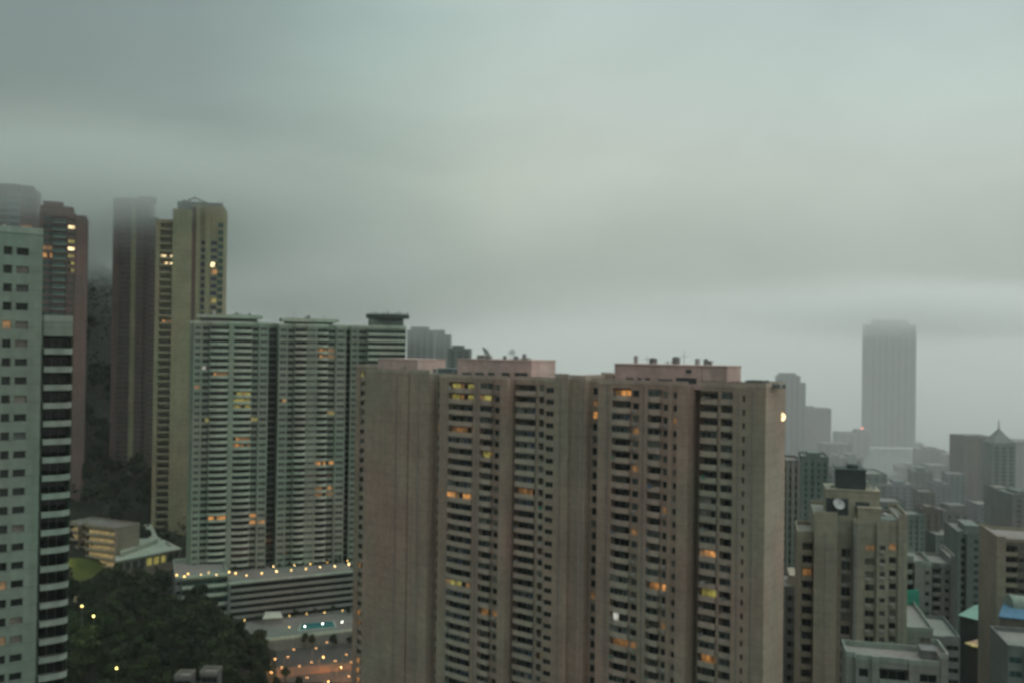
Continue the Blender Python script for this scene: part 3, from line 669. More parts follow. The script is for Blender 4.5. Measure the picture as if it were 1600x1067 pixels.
# roof garden hedge clumps come with the trees; lamps
LP = {}
def globe_lamp(P, r, mat, h, label, group, cat='lamp', name='garden_lamp'):
    key = (r, mat, h)
    root = empty(name, P, label, cat, group)
    if key not in LP:
        a = MB(); a.tube((0, 0, 0), (0, 0, h), .07, .05, M['frame'], 6); a.lathe((0, 0, 0), [(.2, 0), (.2, .15), (.05, .25)], M['frame'], 8)
        b = MB(); b.lathe((0, 0, h), [(.02, -r * .2), (r * .75, 0), (r, r * .7), (r * .8, r * 1.3), (.02, r * 1.7)], M[mat], 10)
        LP[key] = (a.mesh('post'), b.mesh('globe'))
    for nm, me in zip(('post', 'globe'), LP[key]):
        o = bpy.data.objects.new(nm, me); scene.collection.objects.link(o); o.parent = root
    return root
pz = PD.z1 + .01
def on_plane(px, py, z):
    d = ray(px, py); t = (z - CAM.z) / d.z; return CAM + d * t
GP, GPL = 'lamps along the podium roof garden', 'small warm globe lamp among planting on the podium roof'
for px, py, m_, r in ((314, 896, 'lampyel', .3), (326, 893, 'lampyel', .25), (338, 896, 'lampwarm', .25), (358, 892, 'lampyel', .4), (368, 894, 'lampyel', .4), (385, 897, 'lampyel', .3), (409, 894, 'lampyel', .38), (432, 891, 'lampwarm', .4),
                      (455, 889, 'lampyel', .33), (478, 887, 'lampyel', .35), (460, 881, 'lampwarm', .25), (485, 879, 'lampyel', .3), (500, 884, 'lampwarm', .32), (511, 876, 'lampyel', .28), (523, 883, 'lampwarm', .35), (543, 874, 'lampyel', .28), (545, 880, 'lampwarm', .45), (427, 883, 'lampwarm', .28)):
    pxl = max(px, 372) if px > 356 else px
    z = pz if px > 356 else PL.z1
    p = on_plane(px, py + 5, z)
    globe_lamp(Vector((p.x, p.y, z)), r * .8, m_, .9, GPL, GP)
for px, py in ((276, 897), (288, 899), (294, 895)):
    p = on_plane(px, py + 5, PL.z1); globe_lamp(Vector((p.x, p.y, PL.z1)), .3, 'lampyel', .9, 'small yellow globe lamp at the left tip of the podium wing', 'lamps on the podium wing')
# pool terrace in front
zt = 42.0
DA, DB, DC, DE = [on_plane(*q, zt) for q in ((338, 1003), (575, 983), (575, 962), (352, 974))]
mb = MB(); low = ground(-80, 320) - 8
pts = [DA, on_plane(352, 1005, zt), on_plane(430, 1000, zt), DB, DC + Vector((0, 8, 0)), DE]
mb.prism([(p.x, p.y) for p in pts], low, zt - .3, M['greywall']); dk_ = MB(); dk_.prism([(p.x, p.y) for p in pts], zt - .296, zt, M['deck']); PT = empty('pool_terrace', (DA.x, DA.y, low), 'pale terrace with a teal swimming pool and lamps in front of the podium', 'terrace')
mb.build('retaining_wall', PT); dk_.build('deck', PT)
mb = MB(); pp = [(p.x, p.y) for p in pts[:4]]
for a, b in zip(pp, pp[1:]):
    d = Vector((b[0] - a[0], b[1] - a[1], 0)).normalized(); n = Vector((-d.y, d.x, 0)) * .3
    mb.prism([a, b, (b[0] + n.x, b[1] + n.y), (a[0] + n.x, a[1] + n.y)], zt + .004, zt + 1.1, M['mint_trim'])
mb.build('parapet', PT)
q = [on_plane(*k, zt) for k in ((466, 985), (526, 979), (522, 970), (470, 974))]
mb = MB(); mb.prism([(p.x, p.y) for p in q], zt + .004, zt + .12, M['mint_trim']); mb.build('pool_edge', PT)
c = sum(q, Vector()) / 4; q2 = [c + (p - c) * .93 for p in q]
mb = MB(); mb.prism([(p.x, p.y) for p in q2], zt + .124, zt + .14, M['pool']); mb.build('swimming_pool', PT)
q = [on_plane(*k, zt) for k in ((412, 976), (440, 974), (436, 966), (416, 966))]
mb = MB(); mb.prism([(p.x, p.y) for p in q], zt + .01, zt + 2.6, M['pale']); rk = mb.build('pool_pavilion', PT)
mb = MB(); c = sum(q, Vector()) / 4; mb.prism([tuple((c + (p - c) * 1.15).xy) for p in q], zt + 2.604, zt + 2.9, M['mint_trim']); mb.build('pavilion_roof', rk)
for px, py, m_, r in ((327, 973, 'lampwhite', .22), (370, 984, 'lampyel', .42), (382, 968, 'lampyel', .3), (437, 967, 'lampyel', .4), (476, 978, 'lampwhite', .3), (504, 974, 'lampwhite', .3), (534, 971, 'lampwhite', .26), (556, 968, 'lampwhite', .26), (452, 979, 'lampyel', .3),
                     (479, 958, 'lampyel', .3), (507, 956, 'lampyel', .3), (535, 953, 'lampyel', .3), (452, 961, 'lampyel', .25)):
    p = on_plane(px, py + 4, zt); globe_lamp(Vector((p.x, p.y, zt + .01 if px > 340 else zt - 2)), r * .7, m_, .9, 'small pale lamp around the teal pool on the terrace', 'lamps around the pool terrace')

# sodium-lit street below the terrace
zr = 33.0
q = [on_plane(*k, zr) for k in ((405, 1085), (600, 1085), (600, 1012), (418, 1018))]
mb = MB(); mb.poly([(p.x, p.y, zr + 4.5) for p in q], M['asphalt'])
ro = structure(mb.build('road'))
q = [on_plane(*k, zr + 4.5) for k in ((412, 1062), (600, 1040), (600, 1030), (412, 1046))]
mb = MB(); mb.prism([(p.x, p.y) for p in q], zr + 4.52, zr + 4.66, M['paving']); structure(mb.build('pavement'))
zs = zr + 4.66
def street_lamp(P, h, label, group, mat='lamporange', energy=0, r=.28):
    root = empty('street_lamp', P, label, 'street lamp', group)
    if ('sl', h, mat, r) not in LP:
        a = MB(); a.tube((0, 0, 0), (0, 0, h), .1, .06, M['frame'], 8); a.tube((0, 0, h - .06), (1.3, 0, h + .35), .06, .04, M['frame'], 6); a.lathe((0, 0, 0), [(.22, 0), (.22, .5), (.1, .7)], M['frame'], 8)
        b = MB(); b.box(1.05, 1.95, -.18, .18, h + .33, h + .5, M['frame'])
        c = MB(); c.lathe((1.5, 0, h + .33), [(.02, -r), (r * .8, -r * .5), (r, 0), (.02, .0)], M[mat], 10)
        LP[('sl', h, mat, r)] = (a.mesh('post'), b.mesh('lamp_head'), c.mesh('bulb'))
    for nm, me in zip(('post', 'lamp_head', 'bulb'), LP[('sl', h, mat, r)]):
        o = bpy.data.objects.new(nm, me); scene.collection.objects.link(o); o.parent = root
    if energy:
        ld = bpy.data.lights.new('lamp_light', 'POINT'); ld.energy = energy; ld.color = (1, .42, .12) if mat == 'lamporange' else (1, .8, .5); ld.shadow_soft_size = .3
        lo = bpy.data.objects.new('lamp_light', ld); scene.collection.objects.link(lo); lo.parent = root; lo.location = (1.5, 0, h - .2)
    return root
for k, (px, py, en) in enumerate(((430, 1029, 2500), (450, 1026, 0), (459, 1014, 0), (505, 1026, 3000), (511, 1003, 0), (541, 1022, 0), (557, 1023, 3000), (533, 1042, 3500), (558, 1043, 0), (513, 1064, 3000), (424, 1050, 2500), (440, 1042, 0), (468, 1040, 0), (487, 1034, 0), (524, 1032, 0), (549, 1034, 0), (566, 1030, 0), (480, 1058, 0), (545, 1056, 0), (494, 1012, 0))):
    p = on_plane(px, py, zs + 5); street_lamp(Vector((p.x - 1.5, p.y, zs - .2)), 5.0, 'sodium street lamp glowing over the orange-lit street below the pool terrace', 'sodium lamps on the street', energy=en * .45)

# ------------------------------------------------------------------ the tall towers on the left
BT = Tower('apartment_tower', 'olive-beige tower with a smooth slab and balconies down its left side', (243, 488), (349, 496), 400, 323, 56, 24, 3.95, 'beige', 'beige')
BT.face([(243, 250, 0, 'blank', dict(top=346)), (250, 270, -.5, 'bal', dict(p=1.0, r=1.5, glass='dark', top=346)), (270, 299, 1.5, 'blank', dict(top=330)), (299, 306, -.5, 'blank', dict(mat='brownpink', par=8)), (306, 313, 0, 'blank'),
         (313, 321, -1, 'win', dict(h=2.5, hd=.3, m=.2, par=18, glass='bluish')), (321, 328, .8, 'blank'), (328, 340, -1, 'win', dict(h=2.4, hd=.4, m=.25, par=18, glass='bluish')), (340, 349, -.6, 'win', dict(h=2.6, hd=.3, m=.15, par=8, glass='teglass'))])
BT.add_box('penthouse', 276, 345, 317, -14, -2, 'greenwall', ybot=331)
mb = MB()
for k in range(10):
    x0 = 285 + 6 * k; P0 = BT.P(BT.u_at(x0, -4), -4, BT.z_at(x0, 309 + 4 * abs(k - 3) * .7, -4)); P1 = BT.P(BT.u_at(x0 + 6, -4), -4, BT.z_at(x0 + 6, 309 + 4 * abs(k - 2) * .7, -4))
    mb.tube(P0, P1, .45, .45, M['greywall'], 6); mb.tube(P0, Vector((P0.x, P0.y, BT.z1 + 2.5)), .18, .18, M['greywall'], 5)
mb.build('roof_pergola', BT.root); mast(BT.root, BT.P(BT.u_at(347, -6), -6, BT.z1), 7, .1); clutter(BT, 282, 340, -12, -3, 6, BT.z_at(310, 317, -2) + .3, 12); BT.finish()
PT2 = Tower('apartment_tower', 'dusky pink tower fading into the mist just left of the olive-beige tower', (176, 540), (245, 546), 400, 314, 80, 24, 3.0, 'brownpink', 'brownpink')
w_ = dict(h=1.5, m=.4, glass='grey')
PT2.face([(176, 184, 0, 'blank'), (184, 196, -1, 'win', w_), (196, 205, 0, 'win', w_), (205, 212, .8, 'blank', dict(mat='beige')), (212, 222, 0, 'win', w_), (222, 232, -1.5, 'win', w_), (232, 245, 0, 'win', dict(w_, top=342))])
PT2.add_box('penthouse', 180, 212, 310, -12, -1.5, 'brownpink', ybot=316); PT2.add_box('plant_room', 214, 240, 308, -12, -3, 'brownpink', ybot=316); PT2.finish()
L2 = Tower('apartment_tower', 'rosy brown tower with a teal glass bay, behind the white tower', (60, 455), (133, 463), 400, 336, 60, 22, 3.7, 'brownpink', 'brownpink')
tg = dict(h=2.2, hd=.3, m=.15, glass='teglass')
L2.face([(60, 66, 0, 'blank'), (66, 74, -.8, 'win', tg), (74, 82, -.8, 'win', tg), (82, 104, .8, 'bal', dict(p=.3, r=.8, ph=.9, glass='teglass', pm='greenwall')), (104, 118, -.5, 'win', dict(h=1.6, m=.5, glass='grey')), (118, 133, 0, 'blank', dict(top=340))])
L2.add_box('penthouse', 62, 112, 323, -14, -2, 'brownpink', ybot=338); L2.add_box('plant_room', 66, 96, 316, -12, -5, 'brownpink', ybot=324); L2.finish()
L1 = Tower('apartment_tower', 'rosy brown stepped tower top in mist above the white tower at the left edge', (-40, 490), (50, 498), 400, 302, 70, 20, 3.7, 'brownpink', 'brownpink')
L1.face([(-40, -10, 0, 'win', w_), (-10, 12, -1, 'bal', dict(p=.4, glass='teglass', pm='bluewall')), (12, 30, .6, 'win', dict(w_, m=.8, glass='teglass', mat='bluewall')), (30, 50, 0, 'win', dict(w_, top=296))])
L1.add_box('penthouse', -10, 26, 288, -12, -2, 'brownpink', ybot=303); L1.add_box('plant_room', 30, 48, 291, -9, -1, 'brownpink', ybot=300); L1.finish()
WT = Tower('apartment_tower', 'white tower at the left edge with dark windows and rounded corner balconies', (-60, 135), (115, 144), 505, 362, 45, 9, 2.87, 'white', 'white_trim')
ww, wd = dict(h=1.35, hd=.75, m=.12, glass='dark', par=1.4), dict(h=1.2, hd=.85, m=.12, glass='mix', par=1.4)
WT.z1 = WT.z_at(20, 364, 0)
WT.face([(-60, -30, 0, 'blank', {}), (-30, -12, 0, 'win', wd), (-12, 2, 0, 'blank'), (2, 19, 0, 'win', ww), (19, 22.5, 0, 'blank'), (22.5, 45, 0, 'win', wd), (45, 65, 0, 'blank'),
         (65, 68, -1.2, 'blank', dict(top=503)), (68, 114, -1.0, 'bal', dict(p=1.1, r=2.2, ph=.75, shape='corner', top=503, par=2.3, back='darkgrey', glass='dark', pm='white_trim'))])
WT.finish()

# ------------------------------------------------------------------ right-hand side: ochre tower and its neighbours
YT = Tower('apartment_tower', 'ochre tower with a stepped top, dark plant box and white dish', (1250, 204), (1418, 198), 860, 832, 10, 16, 2.9, 'ochre', 'ochre')
yw = dict(h=1.4, hd=.5, m=.3, hood=.5)
YT.face([(1246, 1253, -2.5, 'blank', dict(top=836)), (1253, 1271, -2.5, 'bal', dict(p=.3, r=1.6, top=836, par=1.6)), (1271, 1308, 0, 'blank', dict(top=806)), (1308, 1313, -2.4, 'blank', dict(top=812)),
         (1313, 1331, -2.4, 'win', dict(yw, h=2.0, m=.2, top=812, par=6)), (1331, 1339, .5, 'blank', dict(top=816, mat='pale')), (1339, 1350, 0, 'blank', dict(top=820)), (1350, 1369, -.5, 'win', dict(yw, top=820, par=4)),
         (1369, 1388, .5, 'win', dict(yw, h=1.1, m=.6, glass='grey', top=820, par=4)), (1388, 1403, -.5, 'win', dict(yw, top=822, par=3.4)), (1403, 1418, 0, 'blank', dict(top=811))])
s1 = YT.add_box('plant_room', 1290, 1374, 767, -12, -3, 'ochre', ybot=815)
YT.add_box('plant_room', 1306, 1352, 735, -10, -4, 'darkgrey', ybot=768)
YT.add_box('stair_housing', 1340, 1376, 795, -8, -1, 'ochre', ybot=815); YT.add_box('roof_ledge', 1376, 1412, 814, -6, -1, 'greenwall', ybot=824)
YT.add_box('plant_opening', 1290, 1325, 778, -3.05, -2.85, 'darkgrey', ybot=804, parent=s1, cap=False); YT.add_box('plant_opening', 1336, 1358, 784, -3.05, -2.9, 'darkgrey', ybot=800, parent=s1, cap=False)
for px, py, R in ((1300, 768, .8), (1296, 752, .7), (1362, 768, .9), (1356, 762, .8)):
    p = YT.P(YT.u_at(px, -5), -5, YT.z_at(px, py, -5)); dish(YT.root, p, R * .8, (rnd.uniform(-.4, .6), -.7, .4), mat='pale')
p = YT.P(YT.u_at(1309, -1.5), -1.5, YT.z_at(1309, 800, -1.5)); dish(YT.root, p, 1.35, (.1, -.75, .55), mat='white_dish' if 'white_dish' in M else 'steel')
for px in (1300, 1322, 1340): mast(YT.root, YT.P(YT.u_at(px, -6), -6, YT.z_at(px, 737, -6)), 1.6 + (px % 3) * .6, .09, 3)
tank(YT.root, YT.P(YT.u_at(1330, -7), -7, YT.z_at(1330, 735, -7)), 1.3, 1.3, 'darkgrey')
for k in range(4): YT.add_box('air_conditioner', 1345 + 14 * k, 1353 + 14 * k, 815, -2.5, -1.2, 'pale', ybot=822, cap=False)
clutter(YT, 1312, 1372, -11, -4, 7, YT.z_at(1340, 767, -3) + .3, 10); clutter(YT, 1372, 1400, -12, -2, 4, YT.z_at(1385, 820, 0), 11); pipes(YT, (1289, 1335, 1411), .6)
YT.finish()

def simple(name, label, px0, px1, y0, D0, D1, wall, trim, runs, depth=16, fh=3.0, zb=0, group=None, cat='building', pent=None, fin=True):
    lim = .22 * (px1 - px0) * D0 / 1400; D1 = max(D0 - lim, min(D0 + lim, D1))
    t = Tower(name, label, (px0, D0), (px1, D1), y0, y0, zb, depth, fh, wall, trim, cat=cat, group=group)
    t.face(runs)
    for b in pent or []: t.add_box(b[0], b[1], b[2], b[3], -depth * .75, b[5] if len(b) > 5 else -depth * .2, b[4], ybot=y0 + 2)
    if fin: t.finish(40)
    return t
def strips(px0, px1, n, v=0, glass='grey', fr=.5, sp=.42, head=2.0):
    out = []; w = (px1 - px0) / n
    for k in range(n):
        a = px0 + w * k; out.append((a, a + w * fr, v, 'blank')); out.append((a + w * fr, a + w, v - .3 * (k % 2), 'strip', dict(glass=glass, sp=sp, head=head)))
    out.append((px1, px1 + max(1, w * .3), v, 'blank')); return out
WB = simple('apartment_block', 'white block with a grey slab and dark bowed balconies, right of the ochre tower', 1411, 1456, 880, 262, 254, 'pale', 'white_trim',
    [(1411, 1428, -1, 'bal', dict(p=1.2, shape='bow', glass='dark', top=873)), (1428, 1444, .5, 'blank'), (1444, 1456, -1, 'win', dict(h=1.2, m=.6, top=884))])
simple('apartment_block', 'narrow grey block with pale balcony ledges left of the dark slab tower', 1457, 1492, 884, 296, 290, 'greywall', 'pale',
    [(1457, 1470, -.5, 'bal', dict(p=.5, glass='teglass')), (1470, 1476, 0, 'blank'), (1476, 1485, -.5, 'win', dict(h=1.3)), (1485, 1492, 0, 'blank', dict(top=872))])
LW = simple('rooftop_terrace_block', 'pale low block with a roof terrace and green netting', 1396, 1458, 985, 215, 206, 'pale', 'white_trim',
    [(1396, 1412, 0, 'win', dict(h=1.2)), (1412, 1436, .5, 'blank'), (1436, 1458, 0, 'win', dict(h=1.3))], depth=30)
mb = MB(); q = [at(1403, 923, 236), at(1436, 921, 236), at(1436, 948, 236), at(1403, 944, 236)]
mb.hexa([p for p in (q[3], q[2], q[2] + Vector((0, .4, 0)), q[3] + Vector((0, .4, 0)), q[0], q[1], q[1] + Vector((0, .4, 0)), q[0] + Vector((0, .4, 0)))], M['net'])
mb.build('construction_netting', LW.root)
LB = simple('low_block', 'low pale block with a parapeted flat roof at the foot of the ochre tower', 1322, 1482, 1036, 160, 152, 'pale', 'white_trim',
    [(1322, 1336, -1, 'blank', dict(top=1026)), (1336, 1362, 0, 'win', dict(h=1.5, m=.5, glass='dark')), (1362, 1374, .4, 'blank'), (1374, 1420, 0, 'bal', dict(p=.6, glass='dark')), (1420, 1432, .4, 'blank'), (1432, 1470, 0, 'win', dict(h=1.5, m=.6)), (1470, 1482, .3, 'blank', dict(top=1030))], depth=8, zb=30)
LB.add_box('roof_hut', 1440, 1462, 1018, -6.5, -3.5, 'greywall', ybot=1034)
for k in range(3): LB.add_box('air_conditioner', 1350 + 18 * k, 1360 + 18 * k, 1026, -5, -4, 'greywall', ybot=1032, cap=False)
simple('narrow_tower', 'narrow grey-green tower with dark paired windows in the gap left of the ochre tower', 1226, 1250, 922, 236, 232, 'greenwall', 'greywall',
    [(1226, 1230, 0, 'blank'), (1230, 1239, -.4, 'win', dict(h=1.5, m=.12, glass='dark')), (1239, 1247, -.4, 'win', dict(h=1.5, m=.12, glass='dark')), (1247, 1250, 0, 'blank')], pent=[('plant_room', 1234, 1246, 900, 'ochre')])
simple('slender_tower', 'pale ribbed tower rising beside the right edge of the wide pink-brown pair', 1214, 1250, 722, 330, 326, 'pale', 'greywall',
    [(1214, 1229, -1, 'strip', dict(glass='grey')), (1229, 1233, .6, 'blank'), (1233, 1237, 0, 'strip', dict(glass='grey', m=.1)), (1237, 1242, .6, 'blank'), (1242, 1246, 0, 'strip', dict(glass='grey', m=.1)), (1246, 1250, .6, 'blank')], fh=3.0)
simple('office_tower', 'green-grey tower between the ribbed tower and the roof of the ochre tower', 1252, 1296, 716, 430, 424, 'greenwall', 'greenwall', strips(1252, 1292, 4, glass='teglass'), depth=20, pent=[('plant_room', 1262, 1282, 708, 'greenwall')])
simple('slab_tower', 'dark green-grey slab tower with a recessed centre, standing behind the sea-green roof', 1497, 1560, 835, 350, 342, 'greenwall', 'greywall',
    [(1497, 1502, .6, 'blank'), (1502, 1509, -1.5, 'strip', dict(glass='dark')), (1509, 1521, .2, 'blank'), (1521, 1533, 0, 'strip', dict(glass='teglass', sp=.5)), (1533, 1541, .2, 'blank'), (1541, 1552, 0, 'strip', dict(glass='teglass', sp=.5)), (1552, 1560, .4, 'blank')], depth=24,
    pent=[('plant_room', 1508, 1530, 822, 'greywall')])
simple('apartment_block', 'cream-edged block with brown windows at the right edge of the photo', 1558, 1650, 848, 262, 256, 'brownwall', 'cream',
    [(1558, 1572, .6, 'blank', dict(mat='cream', top=843)), (1572, 1590, 0, 'bal', dict(p=.4, glass='dark')), (1590, 1612, 0, 'win', dict(h=1.3)), (1612, 1650, 0, 'blank')], depth=20)
# low roofs at the lower right corner
def lowroof(name, label, pts, z, zb, wall, roof, slope=0.0, cat='building'):
    P = [on_plane(*k, z) for k in pts]; c = sum(P, Vector()) / len(P)
    root = empty(name, (c.x, c.y, zb), label, cat)
    mb = MB(); mb.prism([(p.x, p.y) for p in P], zb, z - .3, M[wall]); mb.build('wall', root)
    mb = MB(); P2 = [c + (p - c) * 1.05 for p in P]; mb.prism([(p.x, p.y) for p in P2], z - .296, z, M[roof]); 
    mb.build('roof', root)
    return root, P, c
r1_, P_, c_ = lowroof('market_hall', 'flat sea-green roof over a dark hall at the lower right', [(1499, 960), (1562, 976), (1562, 947), (1524, 945)], 70, 4, 'darkgrey', 'roof_green')
mb = MB()
for k in range(1, 6):
    a = P_[0].lerp(P_[3], k / 6); b = P_[1].lerp(P_[2], k / 6); mb.tube((a.x, a.y, 70.06), (b.x, b.y, 70.06), .09, .09, M['roof_green'], 4)
mb.build('roof_seam', r1_)
r2_, P_, c_ = lowroof('shop_arcade', 'low arcade with an amber glowing canopy and bright lamp at the lower right', [(1508, 1004), (1562, 1016), (1572, 1004), (1530, 998)], 66, 4, 'darkgrey', 'roof')
a, b = P_[0], P_[1]; mb = MB()
mb.prism([(a.x, a.y - 3.2), (b.x, b.y - 3.2), (b.x, b.y - .1), (a.x, a.y - .1)], 66.05, 66.35, M['lityel']); mb.build('lit_canopy', r2_)  # amber light on the canopy is put in as emission
mb = MB(); mb.prism([tuple(P_[k].xy) for k in (0, 1, 2, 3)], 66.02, 66.045, M['litdim']); mb.build('lit_skylight', r2_)  # thin emissive sheet spreads a dim amber glow over the whole roof
p = on_plane(1566, 1014, 68); street_lamp(Vector((p.x - 1.5, p.y, 64.5)), 3.5, 'bright white lamp at the end of the amber arcade canopy', None, mat='lampwhite', r=.3, energy=500)
mb = MB(); root, P_, c_ = lowroof('covered_court', 'low building under a blue tarpaulin with a white vaulted roof at the right edge', [(1562, 962), (1640, 970), (1640, 940), (1570, 940)], 92, 4, 'brownwall', 'tarp')
mb = MB(); n = 10; a, b = on_plane(1584, 950, 92), on_plane(1650, 956, 92); d = (b - a); w = Vector((0, 5, 0))
for k in range(n):
    t0, t1 = pi * k / n, pi * (k + 1) / n
    f = lambda P, t: P + w * (.5 - .5 * cos(t)) + Vector((0, 0, 3 * sin(t)))
    mb.poly([f(a, t0), f(b, t0), f(b, t1), f(a, t1)], M['white_trim'])
mb.poly([a + w * (.5 - .5 * cos(pi * k / n)) + Vector((0, 0, 3 * sin(pi * k / n))) for k in range(n + 1)], M['white_trim']); mb.build('vaulted_roof', root, weld=True)
simple('low_block', 'low dark block with a mottled grey roof at the lower right corner', 1575, 1660, 1018, 190, 186, 'greywall', 'greywall', [(1575, 1600, 0, 'win', dict(h=1.4, glass='teglass')), (1600, 1660, .4, 'blank')], depth=14)
simple('low_block', 'small grey block with plain roof, between the netting and the sea-green roof', 1458, 1500, 1000, 238, 234, 'greywall', 'greywall', [(1458, 1478, 0, 'win', dict(h=1.4, glass='dark')), (1478, 1500, -.8, 'win', dict(h=1.4, glass='dark'))], depth=20)

# ------------------------------------------------------------------ hazy skyline
far = [  # label, x0, x1, top, distance, wall, columns, glass, penthouses
 ('tall hazy blue-grey tower whose top dissolves into low cloud', 1358, 1430, 508, 1150, 'bluewall', 7, 'teglass', [(1366, 1420, 500)]),
 ('hazy grey tower with a rounded shoulder, just right of the wide pair', 1214, 1249, 588, 900, 'bluewall', 4, 'grey', [(1217, 1244, 583)]),
 ('slim lower step attached by the hazy shouldered tower', 1250, 1258, 599, 905, 'bluewall', 1, 'grey', []),
 ('broad flat-topped hazy block left of the tall cloud-topped tower', 1258, 1297, 639, 980, 'brownwall', 4, 'grey', [(1262, 1272, 635)]),
 ('low hazy block with a red beacon on its roof', 1311, 1357, 677, 1040, 'bluewall', 4, 'grey', [(1338, 1356, 671)]),
 ('long low hazy block between the flat-topped block and the beacon block', 1286, 1330, 694, 860, 'greywall', 4, 'grey', []),
 ('hazy lilac-grey block with a small roof box, right of the tall tower', 1440, 1476, 704, 900, 'bluewall', 4, 'grey', [(1446, 1464, 699)]),
 ('hazy lilac-grey block stepping down beside the spire building', 1476, 1508, 711, 880, 'bluewall', 3, 'grey', []),
 ('brown-grey tower with smooth pale front at the left of the spire', 1506, 1550, 684, 700, 'brownwall', 3, 'grey', [(1510, 1530, 681)]),
 ('faded tower cropped by the right edge beyond the spire', 1584, 1640, 691, 760, 'greywall', 4, 'grey', []),
 ('blue-grey mid-distance block under the tall cloud-topped tower', 1384, 1428, 758, 640, 'bluewall', 4, 'teglass', [(1396, 1414, 752)]),
 ('grey-green block with a small pale roof box, right of the tall tower base', 1426, 1456, 738, 700, 'greenwall', 3, 'grey', [(1434, 1446, 731)]),
 ('pinkish block in the middle distance left of the pale roof panel', 1436, 1460, 770, 560, 'brownwall', 3, 'grey', []),
 ('dim blue-grey block with stepped top behind the pale roof panel', 1460, 1486, 758, 620, 'bluewall', 3, 'grey', [(1464, 1474, 752)]),
 ('grey block carrying a pale sign panel, left of the dark slab tower', 1474, 1512, 800, 470, 'greywall', 3, 'teglass', [(1483, 1509, 790)]),
 ('dark teal block below the pinkish block in the middle distance', 1417, 1444, 806, 420, 'greenwall', 3, 'teglass', []),
 ('brown-pink narrow block beside the dark teal block', 1442, 1466, 798, 450, 'brownwall', 2, 'grey', [(1446, 1458, 792)]),
 ('squat green-grey block with vertical strips above the narrow grey block', 1462, 1500, 838, 400, 'greenwall', 3, 'teglass', []),
 ('dim tower below the spire with a shadowed front', 1556, 1584, 764, 520, 'greenwall', 3, 'dark', []),
 ('faint grey block at the right edge below the faded tower', 1582, 1640, 775, 480, 'greywall', 4, 'grey', [(1590, 1612, 768)]),
 ('grey block hidden behind the plant box of the ochre tower', 1326, 1384, 742, 560, 'greywall', 5, 'grey', []),
 ('lilac block left of the plant box of the ochre tower', 1280, 1312, 735, 640, 'bluewall', 3, 'grey', [(1288, 1300, 729)]),
 ('faint flat block low on the horizon left of the tall tower', 1330, 1360, 708, 1250, 'bluewall', 3, 'grey', []),
 ('faint row-top block in the haze just right of the tall tower foot', 1428, 1442, 722, 1200, 'greywall', 2, 'grey', []),
 ('hazy block with two roof boxes under the beacon block', 1300, 1346, 716, 760, 'greywall', 4, 'grey', [(1304, 1312, 711), (1326, 1338, 710)]),
 ('hazy pale block right of the tall tower foot, topped by a water tank', 1404, 1440, 730, 900, 'greywall', 3, 'grey', [(1418, 1426, 725)]),
 ('hazy block filling the gap left of the lilac-grey pair', 1452, 1482, 728, 800, 'greenwall', 3, 'grey', []),
 ('dim block in front of the brown-grey tower, left of its pale front', 1480, 1508, 742, 640, 'bluewall', 3, 'grey', []),
 ('dim low block filling the hollow between the ochre tower and the haze', 1376, 1412, 786, 480, 'greywall', 3, 'teglass', []),
 ('hazy green-grey block in front of the spire tower foot', 1528, 1562, 790, 560, 'bluewall', 3, 'grey', []),
 ('faint teal-grey tower peeping over the wide pair, behind the disc-crowned tower', 636, 676, 517, 780, 'greenwall', 4, 'teglass', [(642, 668, 511)]),
 ('faint teal-grey stepped tower next to the dish on the pink-brown roof', 676, 702, 524, 800, 'greenwall', 3, 'teglass', [(678, 694, 516)]),
 ('faint lower teal-grey block behind the roof dish', 700, 732, 546, 700, 'greenwall', 3, 'teglass', [(706, 724, 540)]),
]
for lab, x0, x1, yt, D, wall, n, gl, pen in far:
    D = D * 1.35 if D > 750 else max(D * 1.12, 484 + (x0 % 7))
    rr = random.Random(x0)
    t = Tower('hazy_tower', lab, (x0, D), (x1, D - .2 * rr.random() * (x1 - x0) * D / 1400), yt + 5, yt, 0, min(30, (x1 - x0) * D / 1400 * .8 + 8), 3.1, wall, wall)
    t.face(strips(x0, x1 - 1, n, glass=gl, fr=.4 + .2 * rr.random(), sp=.35 + .2 * rr.random()))
    for a, b, y in pen: t.add_box('penthouse', a, b, y, -t.depth * .8, -t.depth * .25, wall, ybot=yt + 2)
    if lab.startswith('tall hazy'):
        for px in (1372, 1404, 1418): mast(t.root, t.P(t.u_at(px, -10), -10, t.z1), 14, .5, 0)
    if 'red beacon' in lab:
        mb = MB(); c = t.P(t.u_at(1347, -8), -8, t.z_at(1347, 670, -8)); mb.lathe(c, [(.02, 0), (2.0, 0), (2.2, 2), (.02, 3)], M['lampred'], 10); mb.build('beacon_light', t.root)
    t.finish(0)
# building with a pyramid roof and spire
SP = Tower('spire_tower', 'dark hazy tower with a pointed pyramid roof and spire near the right edge', (1550, 700), (1586, 698), 700, 694, 0, 20, 3.1, 'greenwall', 'greywall')
SP.face(strips(1550, 1584, 3, glass='dark', fr=.35)); c = SP.P(SP.W / 2, -9, SP.z1); hw = 8.6; top = SP.z_at(1567, 668, -9)
mb = MB(); base = [Vector((c.x + a * hw, c.y + b * hw, SP.z1 + 1.2)) for a, b in ((-1, -1), (1, -1), (1, 1), (-1, 1))]
mid = [Vector((c.x + a * hw * .42, c.y + b * hw * .42, SP.z1 + (top - SP.z1) * .55)) for a, b in ((-1, -1), (1, -1), (1, 1), (-1, 1))]
for k in range(4): mb.poly([base[k], base[(k + 1) % 4], mid[(k + 1) % 4], mid[k]], M['greenwall']); mb.poly([mid[k], mid[(k + 1) % 4], Vector((c.x, c.y, top))], M['greenwall'])
